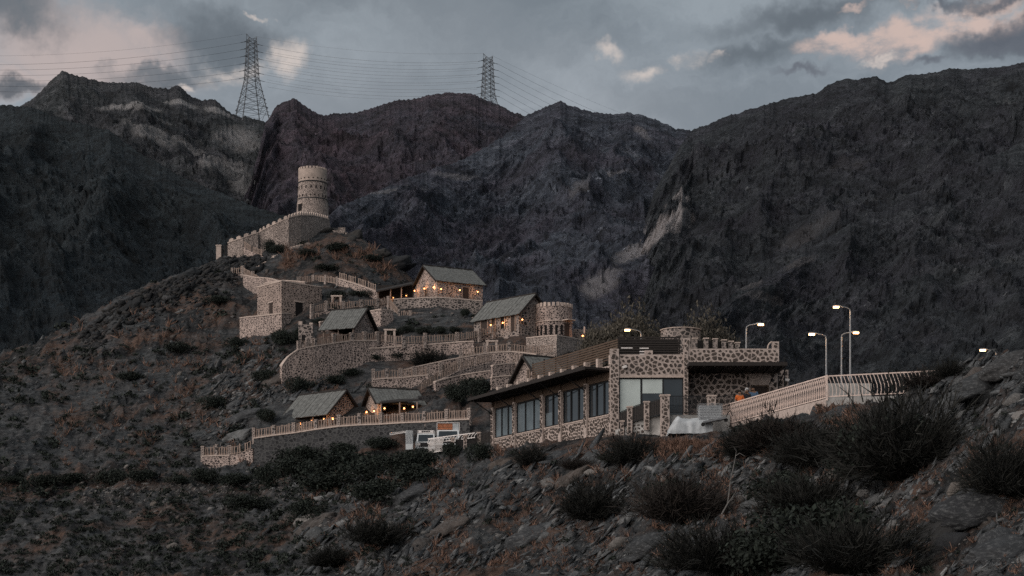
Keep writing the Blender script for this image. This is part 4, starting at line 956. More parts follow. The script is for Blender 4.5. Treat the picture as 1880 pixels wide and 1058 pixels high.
# main block: front face at Y = FY
FY = 111.8
X = lambda px, Y=FY: (px - CX) / F * Y
Z = lambda py, Y=FY: (HZ - py) / F * Y
def fbox(px0, px1, py0, py1, y0, y1, nm, mt, par=None):   # py0 lower edge, py1 upper edge
    m = MB(); m.abox(X(px0), X(px1), y0, y1, Z(py0), Z(py1)); return m.build(nm, M[mt], par or RT, ro)
UX = Vector((1, 0, 0))
def fstones(par, px0, px1, py0, py1, y, **k): face_stones(par, ro, Vector((X(px0), y, Z(py0))), UX, UP, X(px1) - X(px0), Z(py1) - Z(py0), **k)
pL = fbox(1120, 1136, 812, 641, FY - .15, FY + .5, 'corner_pillar', 'mortar'); fstones(pL, 1120.5, 1135.5, 800, 642, FY - .15, cell=.30, gap=.04, seed=2)
up1 = fbox(1136, 1255, 690, 651, FY, FY + .4, 'upper_wall', 'mortar'); fstones(up1, 1136.5, 1254.5, 689, 652, FY, cell=.36, gap=.05, seed=3)
fbox(1136, 1255, 693.5, 690.05, FY - .04, FY + .4, 'lintel', 'coping')
pM = fbox(1255, 1263, 770, 632, FY - .12, FY + .4, 'pillar', 'mortar'); fstones(pM, 1255.2, 1262.8, 768, 633, FY - .12, cell=.26, gap=.035, seed=4)
up2 = fbox(1263, 1430, 671, 640.5, FY - .05, FY + 2.3, 'parapet_wall', 'mortar'); fstones(up2, 1263.5, 1429.5, 670.5, 641.5, FY - .05, cell=.36, gap=.05, seed=5)
cr_ = fbox(1419, 1430, 640.4, 627.5, FY - .05, FY + .5, 'corner_block', 'mortar'); fstones(cr_, 1419.5, 1429.5, 640, 629, FY - .05, cell=.28, gap=.04, seed=6)
cb = fbox(1255, 1267, 640.4, 621, FY + .01, FY + .4, 'corner_block', 'mortar'); fstones(cb, 1256, 1266.5, 640, 622, FY + .01, cell=.3, gap=.04, seed=16)
m = MB(); ca = [];
for i in range(7):
    t = math.pi * .5 * i / 6; ca.append(Vector((X(1419) - .02 - .32 * math.sin(t) , FY + .1, Z(640) + .0 + .46 * (math.cos(t)))))
m.tube(ca, .05); m.build('curved_coping', M['coping'], RT, ro)
# ground floor behind the right canopy
rw = fbox(1263, 1386, 757, 671.2, FY + 2.0, FY + 2.3, 'ground_wall', 'mortar'); fstones(rw, 1264, 1385, 745, 673, FY + 2.0, cell=.40, gap=.055, seed=7)
rw2 = fbox(1420, 1437, 757, 671.2, FY + 2.0, FY + 2.3, 'ground_wall', 'mortar'); fstones(rw2, 1421, 1436, 740, 673, FY + 2.0, cell=.38, gap=.055, seed=8)
fbox(1386, 1420, 701, 671.3, FY + 2.01, FY + 2.28, 'ground_wall', 'mortar')
dr = fbox(1388.5, 1417.5, 757, 703, FY + 2.08, FY + 2.16, 'door', 'door'); fbox(1386, 1388.4, 757, 701, FY + 1.93, FY + 2.2, 'door_frame', 'fascia', dr); fbox(1417.6, 1420, 757, 701, FY + 1.93, FY + 2.2, 'door_frame', 'fascia', dr); fbox(1386, 1420, 703, 700.5, FY + 1.9, FY + 1.99, 'door_frame', 'fascia', dr)
fbox(1260, 1438, 678, 671.3, FY - 1.7, FY + 1.99, 'canopy', 'wood_dark')
for k in range(9):
    x = 1266 + k * 20.5; m = MB(); m.bar((X(x), FY + 1.9, Z(679)), (X(x), FY - 1.65, Z(679)), .05); m.build('rafter', M['wood_dark'], RT, ro)
for x in (1420, 1437):
    m = MB(); m.bar((X(x), FY + 1.7, Z(700)), (X(x), FY - 1.3, Z(681)), .045); m.build('bracket', M['metal_black'], RT, ro)
# annexe at the far right
an = fbox(1437, 1461, 740, 668, FY + 3.0, FY + 6, 'side_block', 'mortar'); fstones(an, 1437.5, 1460.5, 728, 669, FY + 3.0, cell=.38, gap=.05, seed=9)
for x in (1440, 1452):
    m = MB(); m.bar((X(x), FY + 2.6, Z(735)), (X(x), FY + 2.6, Z(645)), .05); m.build('black_post', M['metal_black'], RT, ro)
# big window of the left bay
wn = MB()
for (a, b, c, d) in ((1136, 1138.2, 770, 693.6), (1176.5, 1179.5, 770, 693.6), (1216.5, 1219, 770, 693.6), (1253, 1255, 770, 693.6), (1138.3, 1176.4, 696, 693.6), (1179.6, 1216.4, 696, 693.6), (1219.1, 1252.9, 696, 693.6)):
    wn.abox(X(a), X(b), FY + .12, FY + .24, Z(c), Z(d))
wn = wn.build('window', M['metal_black'], RT, ro)
fbox(1138.3, 1176.4, 770, 696, FY + .16, FY + .19, 'pane', 'glass', wn); fbox(1179.6, 1216.4, 770, 696, FY + .16, FY + .19, 'pane', 'glass', wn); fbox(1219.1, 1252.9, 770, 696, FY + .16, FY + .19, 'pane', 'glass', wn)
fbox(1138.6, 1175.8, 757, 696.3, FY + .13, FY + .15, 'roller_blind', 'blind', wn); fbox(1179.8, 1216.2, 722, 696.3, FY + .13, FY + .15, 'roller_blind', 'blind', wn)
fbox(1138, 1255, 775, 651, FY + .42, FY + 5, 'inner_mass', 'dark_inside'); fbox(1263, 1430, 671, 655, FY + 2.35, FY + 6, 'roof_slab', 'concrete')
m = MB(); a = Vector((X(1146), FY - .25, Z(675))); m.box(a, (.14, 0, .05), (0, .16, 0), (-.03, 0, .08)); m.bar(a, a + Vector((0, .3, .1)), .03); m.build('security_camera', M['metal_white'], RT, ro)
m = MB(); a = Vector((X(1457), FY + 2.8, Z(688))); m.box(a, (.16, 0, -.03), (0, .16, 0), (.03, 0, .08)); m.build('security_camera', M['metal_white'], RT, ro)
# slatted screens on the roof terrace
scr = thing('slatted_screen', 'black horizontal slatted screen facing front on the restaurant roof', 'screen', Vector((X(1190), FY + .9, Z(652)))); so = scr.location.copy()
for i in range(9):
    m = MB(); z = Z(652 - i * 4.3); m.abox(X(1136), X(1251), FY + .9, FY + .94, z, z + .115); m.build('slat', M['wood_dark'], scr, so)
for x in (1136.5, 1165, 1194, 1222, 1250):
    m = MB(); m.abox(X(x) - .04, X(x) + .04, FY + .95, FY + 1.03, Z(654), Z(614)); m.build('post', M['metal_black'], scr, so)
m = MB(); m.abox(X(1138), X(1249), FY + 1.3, FY + 1.35, Z(654), Z(617)); m.build('backing_sheet', M['dark_inside'], scr, so)
for (a, b, c) in ((1142, 1163, 635.5), (1176, 1193, 636), (1176, 1185, 642), (1176, 1185, 647)):
    m = MB(); m.abox(X(a), X(b), FY + .87, FY + .895, Z(c + 1), Z(c - 1)); m.build('pale_batten', M['metal_white'], scr, so)
m = MB(); m.abox(X(1185), X(1200), FY + .6, FY + .86, Z(652), Z(641)); T2 = m.build('stone_block', M['mortar'], None, Vector((X(1190), FY + .7, Z(652))))
tag(T2, 'square stone pedestal standing in front of the black roof screen', 'pedestal'); face_stones(T2, T2.location.copy(), Vector((X(1185.5), FY + .6, Z(651.5))), UX, UP, X(1199.5) - X(1185.5), Z(641.5) - Z(651.5), cell=.4, gap=.05, seed=20, indiv=False)
scr2 = thing('slatted_screen', 'brown slatted screen running back along the roof terrace of the glass wing', 'screen', wp(LW, -4.4, Z(650))); so = scr2.location.copy()
s0 = Vector((X(1136), FY + .9, 0)); sdir = -wd
for i in range(8):
    z = Z(652) + i * .17; m = MB(); Lr = 13.5
    m.box(s0 + sdir * Lr / 2 + UP * z, sdir * Lr / 2, wo * .02, UP * .055); m.build('slat', M['fascia'], scr2, so)
for k in range(8):
    p = s0 + sdir * (Lr * k / 7) - wo * .07; m = MB(); m.box(p + UP * (Z(652) + .6), sdir * .04, wo * .04, UP * .8); m.build('post', M['wood_dark'], scr2, so)
# round stone wall and posts on the roof
rc = Vector((X(1252, 124), 125, 0)); T = thing('round_stone_wall', 'low round stone wall rising behind the restaurant roof screen', 'wall', rc + UP * 17); zz = lambda py: (HZ - py) / F * 123.3
m = MB(); ring(m, rc, zz(660), zz(601), 1.6, 1.5, 32, True); m.build('wall', M['stonewall_grey'], T, T.location.copy())
curved_m = MB(); curved(curved_m, rc, 1.35, 1.58, zz(601) + .003, zz(599.5), 0, 6.28, 32); curved_m.build('coping', M['coping'], T, T.location.copy())
T = thing('roof_balustrade', 'row of stubby stone posts with pale caps and dark panels on the restaurant roof', 'balustrade', Vector((X(1320), FY + 2.4, Z(640)))); o = T.location.copy()
RX = [(1276,621),(1296,621),(1313,622),(1329,624),(1342,626.5),(1354,629)]
for k, (x, t) in enumerate(RX):
    y = FY + 2.6 + k * .5
    m = MB(); m.abox(X(x, y) - .15, X(x, y) + .15, y - .15, y + .15, Z(645, y), Z(t + 2, y)); ps = m.build('post', M['stonewall_grey'], T, o)
    m = MB(); m.abox(X(x, y) - .2, X(x, y) + .2, y - .2, y + .2, Z(t + 2, y) + .002, Z(t, y)); m.build('cap', M['coping'], ps, o)
for (x, t), (x2, t2), k in zip(RX, RX[1:], range(9)):
    y = FY + 2.6 + k * .5; m = MB(); m.hexa([(X(x,y)+.16, y-.02, Z(645,y)), (X(x2,y)-.16, y+.4, Z(645,y)), (X(x2,y)-.16, y+.45, Z(645,y)), (X(x,y)+.16, y+.03, Z(645,y)), (X(x,y)+.16, y-.02, Z(t+4,y)), (X(x2,y)-.16, y+.4, Z(t2+4,y)), (X(x2,y)-.16, y+.45, Z(t2+4,y)), (X(x,y)+.16, y+.03, Z(t+4,y))]); m.build('panel', M['wood_dark'], T, o)

# terrace wall and railings in front of the main block
TY2 = 109.6
XX2 = lambda px, Y=TY2: (px - CX) / F * Y
def Z2(py, Y=TY2): return (HZ - py) / F * Y
T = thing('terrace_wall', 'pale rendered retaining wall under the dark railings of the restaurant terrace', 'wall', Vector((XX2(1180), TY2, Z2(800)))); o = T.location.copy()
# stepping up from left to right
st = [(1130, 790, 830, 111.4), (1157, 779, 828, 110.8), (1187, 768, 824, 110.2), (1222, 762, 820, TY2), (1340, 762, 800, TY2 + .2)]
m = MB()
for (a, ta, ba, ya), (b, tb, bb, yb) in zip(st, st[1:]):
    m.hexa([W(a, ba, ya), W(b, bb, yb), W(b, bb, yb) + Vector((0, .4, 0)), W(a, ba, ya) + Vector((0, .4, 0)), W(a, ta, ya), W(b, tb, yb), W(b, tb, yb) + Vector((0, .4, 0)), W(a, ta, ya) + Vector((0, .4, 0))])
tw = m.build('wall', M['concrete'], T, o)
for (a, ta, ba, ya), (b, tb, bb, yb), k in zip(st[:2], st[1:3], range(9)):
    p, q = W(a, 0, ya), W(b, 0, yb); d = (q - p).xy.to_3d(); face_stones(tw, o, Vector((p.x, p.y, Z2(ba, ya) + .3)), d.normalized(), UP, d.length, Z2(tb + 4, yb) - Z2(ba, ya) - .5, .34, .045, 40 + k, indiv=False)
st[2:2] = []
def stone_pier(px, py0, py1, Y, w, label):
    T = thing('stone_pier', label, 'pier', W(px, py0, Y), 'stone piers of the terrace railing'); o = T.location.copy(); c = W(px, 0, Y)
    m = MB(); m.abox(c.x - w, c.x + w, Y - w, Y + w, Z2(py0, Y), Z2(py1, Y)); b = m.build('shaft', M['mortar'], T, o)
    h = Z2(py1, Y) - Z2(py0, Y); face_stones(b, o, Vector((c.x - w + .02, Y - w, Z2(py0, Y))), UX, UP, 2 * w - .04, h, .27, .035, int(px), indiv=False)
    m = MB(); m.abox(c.x - w - .05, c.x + w + .05, Y - w - .05, Y + w + .05, Z2(py1, Y) + .002, Z2(py1, Y) + .1); m.build('cap', M['coping'], T, o)
stone_pier(1156, 800, 749, 110.6, .17, 'leftmost stone pier of the terrace railing, below the tall pale blind')
stone_pier(1187, 790, 740, 109.9, .17, 'second stone pier from the left, before the second window pane')
stone_pier(1220.5, 806, 728, 109.2, .29, 'tallest and widest stone pier at the corner of the terrace railing')
stone_pier(1306, 762, 729, 109.4, .27, 'stone pier above the wire crate, right end of the black railing')
stone_pier(1142, 815, 775, 111.0, .12, 'slim stone pier low against the corner pillar')
def metal_rail(pts, label, n, solid=False):
    T = thing('metal_railing', label, 'railing', pts[0][0]); o = T.location.copy(); rl = [MB(), MB()]
    for (a, h0), (b, h1) in zip(pts, pts[1:]):
        rl[0].bar(a + UP * h0, b + UP * h1, .03); rl[1].bar(a + UP * .06, b + UP * .06, .025)
        if solid:
            m = MB(); d = (b - a).normalized(); m.hexa([a + UP*.1, b + UP*.1, b + UP*.1 + Vector((0,.04,0)), a + UP*.1 + Vector((0,.04,0)), a + UP*(h0-.05), b + UP*(h1-.05), b + UP*(h1-.05) + Vector((0,.04,0)), a + UP*(h0-.05) + Vector((0,.04,0))]); m.build('panel', M['wood_dark'], T, o)
        for k in range(1, n):
            p = a.lerp(b, k / n); m = MB(); m.bar(p + UP * .06, p + UP * (h0 + (h1 - h0) * k / n), .024 if not solid else .03); m.build('baluster', M['metal_black'], T, o)
    for r_ in rl: r_.build('rail', M['metal_black'], T, o)
metal_rail([(W(1136,788,111.1), 1.1), (W(1152,781,110.7), 1.1)], 'dark panelled railing between corner pillar and first pier', 5, True)
metal_rail([(W(1161,777,110.5), 1.1), (W(1182,770,110), 1.1)], 'dark panelled railing between the first and second pier', 6, True)
metal_rail([(W(1192,768,109.8), 1.1), (W(1212,763,109.3), 1.1)], 'dark panelled railing between the second and the tall corner pier', 6, True)
metal_rail([(W(1229,759,109.3), 1.15), (W(1298,759,109.5), 1.15)], 'black metal baluster railing between the tall pier and the right pier', 26)
metal_rail([(W(1314,757,109.6), 1.0), (W(1352,750,110.4), 1.0)], 'black metal baluster railing behind the people', 14)

# cream railing with bent balusters on the ramp and the road
R0, R1 = W(1517,690,100), W(1322,750,111.3); R0.z = 13.64; R1.z = 13.1
R2 = W(1742,678,98.5); R2.z = R0.z + .15
def bent_mesh(h, mat, name):
    m = MB(); pts = [Vector((0, 0, 0)), Vector((.05, 0, h * .25)), Vector((.02, 0, h * .5)), Vector((-.10, 0, h * .78)), Vector((-.20, 0, h))]; m.tube(pts, .028, 4)
    me = bpy.data.meshes.new(name); me.from_pydata(m.v, [], m.f); me.materials.append(mat); return me
def bent_rail(a, b, h, n, label, mat='rail_pink', mir=1, cross=False, group=None, base_from=0.0):
    T = thing('cream_railing', label, 'railing', a - UP * h, group); o = T.location.copy(); d = b - a; yaw = math.atan2(d.y, d.x); bm_ = bent_mesh(h * .98, M[mat], 'baluster')
    m = MB(); m.bar(a, b, .05); m.build('handrail', M[mat], T, o); m = MB(); m.bar(a - UP * (h - .05), b - UP * (h - .05), .04); m.build('bottom_rail', M[mat], T, o)
    for k in range(n + 1):
        p = a.lerp(b, k / n) - UP * h; q = link('baluster', bm_, T, p - o, (0, 0, yaw), (mir, 1, 1))
        if cross: link('baluster', bm_, T, p - o + Vector((0, .06, 0)), (0, 0, yaw), (-mir, 1, 1))
    return T
bent_rail(R0, R1, 1.35, 62, 'long cream railing of bent balusters receding down the ramp to the terrace', cross=True)
bent_rail(R0 + Vector((.12, 0, 0)), R2, 1.3, 32, 'cream railing of bent balusters along the road, crossing in front of the lamps')
T = thing('railing_post', 'square cream post where the two cream railings meet', 'post', R0 - UP * 1.5); m = MB(); m.abox(R0.x - .02, R0.x + .08, 99.9, 100, R0.z - 1.5, R0.z + .06); m.build('post', M['rail_pink'], T, T.location.copy())
T = thing('ramp_wall', 'low concrete wall under the cream road railing', 'wall', R0 - UP * 2.6); o = T.location.copy()
m = MB(); a, b = R0 - UP * 1.38, R2 - UP * 1.38; q = [a - UP * 2.5, b - UP * 2.5, b - UP * 2.5 + Vector((0,.3,0)), a - UP * 2.5 + Vector((0,.3,0))]; m.hexa(q + [a - Vector((0,0,0)), b, b + Vector((0,.3,0)), a + Vector((0,.3,0))])
m.build('wall', M['concrete'], T, o)
m = MB(); a, b = R0 - UP * 1.38 , R1 - UP * 1.38; off = Vector((.3,.1,0)); m.hexa([b - UP*2.5, a - UP*2.5 + Vector((-.01,0,0)), a - UP*2.5 + off, b - UP*2.5 + off, b, a + Vector((-.01,0,0)), a + off, b + off]); m.build('sloping_wall', M['mortar'], T, o)
# road slab behind the railing
m = MB(); m.add([W(1520,738,100.5), W(1760,728,99), (60, 104, 12.5), (60, 118, 12.6), (20, 118, 12.5)], [(0, 1, 2, 3, 4)]); tag(m.build('road', M['concrete']), kind='structure')
# pale parapet on the far side of the road
T = thing('road_parapet', 'low white parapet on the far side of the road behind the cream railing', 'wall', W(1560,706,103)); m = MB(); a, b = W(1518,712,104), W(1600,704,104); m.abox(a.x, b.x, 104, 104.2, a.z - .8, b.z); m.build('wall', M['concrete'], T, T.location.copy())

# ------------------------------------------------------------------ street lamps
head_me = None
def street_lamp(px, py_head, Y, side, base_z, label, hk=1.0, armk=1.0):
    hp = W(px, py_head, Y); T = thing('street_lamp', label, 'street lamp', (hp.x, hp.y, base_z), 'street lamps behind the restaurant'); o = T.location.copy()
    top = hp.z + .12; m = MB(); m.tube([(hp.x, hp.y, base_z), (hp.x, hp.y, base_z + .8), (hp.x, hp.y, top - .25)], [.11, .085, .05], 8); m.build('pole', M['galv'], T, o)
    s = side; e = Vector((hp.x + s * .75 * armk, hp.y - .12, top + .12))
    m = MB(); m.tube([(hp.x, hp.y, top - .27), (hp.x + s * .03, hp.y, top - .08), (hp.x + s * .25 * armk, hp.y - .04, top + .04), tuple(e)], .035, 6); m.build('arm', M['galv'], T, o)
    m = MB(); L0 = .62 * hk; pr = [(0, .05, .04), (.12, .12, .08), (.35, .15, .10), (.55, .13, .07), (.62, .06, .03)]; n = 8; b = 0
    for (t, wy, hz_) in pr:
        for k in range(n):
            a_ = 2 * math.pi * k / n; m.v.append((e.x + s * (t * hk - .05), e.y + wy * math.cos(a_), e.z + max(-.02, hz_ * math.sin(a_))))
    for i in range(len(pr) - 1):
        for k in range(n): m.f.append((i*n+k, i*n+(k+1)%n, (i+1)*n+(k+1)%n, (i+1)*n+k))
    m.f += [tuple(range(n))[::-1], tuple(range((len(pr)-1)*n, len(pr)*n))]; hd = m.build('lamp_head', M['galv'], T, o)
    m = MB(); g = e + Vector((s * .32 * hk, -.02, -.075)); m.box(g, (.20 * hk, 0, 0), (0, .11, 0), (0, 0, .05)); m.build('glowing_lens', M['lamp_street'], hd, o)
    l = bpy.data.lights.new('street_light', 'POINT'); l.energy = 25; l.color = (1, .6, .3); l.shadow_soft_size = .15; q = bpy.data.objects.new('street_light', l); COL.objects.link(q); q.parent = T; q.location = g - o + Vector((0, -.05, -.25))
street_lamp(1370, 601, 122, 1, 12.3, 'street lamp rising behind the restaurant roof left of the parapet corner')
street_lamp(1177, 611, 126, -1, 12.3, 'street lamp whose head just shows above the black roof screen')
street_lamp(1517, 619, 118, -1, 12.4, 'leftmost lamp of the cluster of three behind the cream railing')
street_lamp(1545, 616, 124, 1, 12.4, 'shortest lamp of the cluster, its lit head turned right in front of the tall pole')
street_lamp(1561, 569, 121, -1, 12.4, 'tallest street lamp with its lit head high above the cream railing')
street_lamp(1829, 648, 125, -1, 12.4, 'street lamp half hidden behind the rocks at the right edge')

# ------------------------------------------------------------------ people
def person(px, py_head, Y, ground, label, shirt, hair='hair', face=0):
    hp = W(px, py_head, Y); H = hp.z + .08 - ground; T = thing('person', label, 'person', (hp.x, Y, ground)); o = T.location.copy(); k = H / 1.72
    J = {'pel': (0,0,.95), 'wst': (0,0,1.1), 'chs': (0,0,1.32), 'nk': (0,0,1.47), 'hd0': (0,-.01,1.55), 'hd1': (0,-.015,1.66),
         'ls': (.19,0,1.40), 'le': (.25,-.04,1.14), 'lw': (.20,-.20,.98), 'lh': (.17,-.27,.96), 'rs': (-.19,0,1.40), 're': (-.26,-.03,1.13), 'rw': (-.22,-.18,.97), 'rh': (-.19,-.26,.95),
         'lhip': (.10,0,.90), 'lk': (.11,-.03,.50), 'la': (.11,.02,.09), 'lt': (.12,-.14,.04), 'rhip': (-.10,0,.90), 'rk': (-.12,-.02,.50), 'ra': (-.13,.03,.09), 'rt': (-.14,-.13,.04)}
    E = [('pel','wst'),('wst','chs'),('chs','nk'),('nk','hd0'),('hd0','hd1'),('chs','ls'),('ls','le'),('le','lw'),('lw','lh'),('chs','rs'),('rs','re'),('re','rw'),('rw','rh'),('pel','lhip'),('lhip','lk'),('lk','la'),('la','lt'),('pel','rhip'),('rhip','rk'),('rk','ra'),('ra','rt')]
    Rd = {'pel':.15,'wst':.14,'chs':.16,'nk':.06,'hd0':.085,'hd1':.09,'ls':.075,'rs':.075,'le':.05,'re':.05,'lw':.035,'rw':.035,'lh':.04,'rh':.04,'lhip':.1,'rhip':.1,'lk':.065,'rk':.065,'la':.045,'ra':.045,'lt':.04,'rt':.04}
    def skin(keys, edges, grow, mat, nm):
        ks = list(keys); me = bpy.data.meshes.new(nm); me.from_pydata([Vector(J[q]) * k for q in ks], [(ks.index(a), ks.index(b)) for a, b in edges], [])
        ob = bpy.data.objects.new(nm, me); COL.objects.link(ob); sk = ob.modifiers.new('s', 'SKIN'); sk.use_smooth_shade = True
        for i, q in enumerate(ks): me.skin_vertices[0].data[i].radius = (Rd[q] * k * grow,) * 2; me.skin_vertices[0].data[i].use_root = i == 0
        ob.modifiers.new('d', 'SUBSURF').levels = 2; dg = bpy.context.evaluated_depsgraph_get(); me2 = bpy.data.meshes.new_from_object(ob.evaluated_get(dg)); bpy.data.objects.remove(ob)
        me2.materials.clear(); me2.materials.append(mat); return link(nm, me2, T, (0, 0, 0), (0, 0, face))
    skin(J, E, 1, M['skin'], 'body')
    tk = ['pel','wst','chs','ls','le','rs','re']; skin(tk, [('pel','wst'),('wst','chs'),('chs','ls'),('ls','le'),('chs','rs'),('rs','re')], 1.16, M[shirt], 'shirt')
    lk = ['pel','lhip','lk','la','rhip','rk','ra']; skin(lk, [('pel','lhip'),('lhip','lk'),('lk','la'),('pel','rhip'),('rhip','rk'),('rk','ra')], 1.15, M['trousers'], 'trousers')
    hm = ico(.108 * k, 2)
    for v_ in hm.vertices:
        if v_.co.z < -.02 * k or v_.co.y < -.06 * k: v_.co *= .82
    hm.materials.append(M[hair]); link('cap' if hair == 'cap_white' else 'hair', hm, T, (0, .012, 1.675 * k))
    if hair == 'cap_white':
        m = MB(); m.box((0, -.13 * k, 1.68 * k), (.07, 0, 0), (0, .06, -.015), (0, 0, .01)); m.build('cap_peak', M['cap_white'], T)
person(1358, 720, 111.0, 12.25, 'person in an orange shirt with dark hair seen above the ramp railing', 'shirt_orange')
person(1371, 716, 111.7, 12.25, 'person in a white cap and dark shirt between the orange and blue shirts', 'shirt_dark', 'cap_white', .5)
person(1383, 712, 112.3, 12.25, 'person with dark hair in a pale blue shirt nearest the brown door', 'shirt_blue', face=-.4)

# ------------------------------------------------------------------ covered car, wire crate
T = thing('covered_car', 'car under a crumpled pale tarpaulin beside the tall stone pier', 'car', W(1262,799,107.5)); o = T.location.copy()
c = W(1266, 797, 107.8); nx, ny = 34, 16; V_ = []; Fc = []
for j in range(ny):
    for i in range(nx):
        s, t = i / (nx - 1), j / (ny - 1); a_ = math.pi * t; x = (s - .5) * 2.9
        hgt = 1.18 * min(1, (s * 4.2) ** .6 if s > 0 else 0) * (1 - .18 * max(0, s - .75) * 4) * (.94 + .06 * math.sin(s * 9)); 
        y = -math.cos(a_) * .85 * (1 + .09 * pn(np.array([s * 7.]), np.array([t * 4.]), 8)[0]) ; z = max(0, math.sin(a_)) ** .42 * hgt * (1 + .10 * pn(np.array([s * 5.]), np.array([t * 6.]), 5)[0]) + .04 * pn(np.array([x * 3.]), np.array([y * 4.]), 3)[0]
        V_.append((c.x + x + .05 * math.sin(z * 9 + t * 20), c.y + y, c.z + z - .05))
for j in range(ny - 1):
    for i in range(nx - 1): k = j * nx + i; Fc.append((k, k + 1, k + nx + 1, k + nx))
m = MB(); m.add(V_, Fc); q = m.build('tarpaulin', M['tarp'], T, o)
for p in q.data.polygons: p.use_smooth = True
for sx in (-.95, .95):
    for sy in (-.62, .62):
        m = MB(); m.bar((c.x + sx, c.y + sy - .09, c.z + .28), (c.x + sx, c.y + sy + .09, c.z + .28), .28, n=14); m.build('wheel', M['rubber'], T, o)
T = thing('wire_crate', 'tall grey wire-mesh crate standing beside the covered car', 'crate', W(1303,772,107.6)); o = T.location.copy()
a, b = W(1282,772,107.6), W(1325,743,107.6); y0, y1 = 107.2, 108.3
m = MB(); n = 16
for k in range(n + 1):
    x = a.x + (b.x - a.x) * k / n
    for y in (y0, y1): m.bar((x, y, a.z), (x, y, b.z), .014)
for k in range(7):
    z = a.z + (b.z - a.z) * k / 6
    for y in (y0, y1): m.bar((a.x, y, z), (b.x, y, z), .016)
    for x in (a.x, b.x): m.bar((x, y0, z), (x, y1, z), .016)
m.build('mesh_sides', M['galv'], T, o)
m = MB(); m.abox(a.x + .05, b.x - .05, y0 + .06, y1 - .06, a.z + .05, b.z - .1); m.build('grey_liner', M['tarp'], T, o)
T = thing('hand_trolley', 'grey flat hand trolley with raised bent handle at the foot of the ramp', 'trolley', W(1320,783,106.5)); o = T.location.copy(); a, b = W(1290,776,106.5), W(1332,768,107)
m = MB(); m.box((a + b) / 2, (b - a) / 2, (0, .4, 0), (0, 0, .06)); m.build('platform', M['galv'], T, o)
m = MB(); m.tube([b, W(1337,757,107), W(1341,754,107), W(1345,764,107)], .03); m.build('handle', M['metal_black'], T, o)
for q in (a, b):
    m = MB(); m.bar(q + Vector((0, -.3, -.15)), q + Vector((0, -.2, -.15)), .13, n=10); m.build('wheel', M['rubber'], T, o)

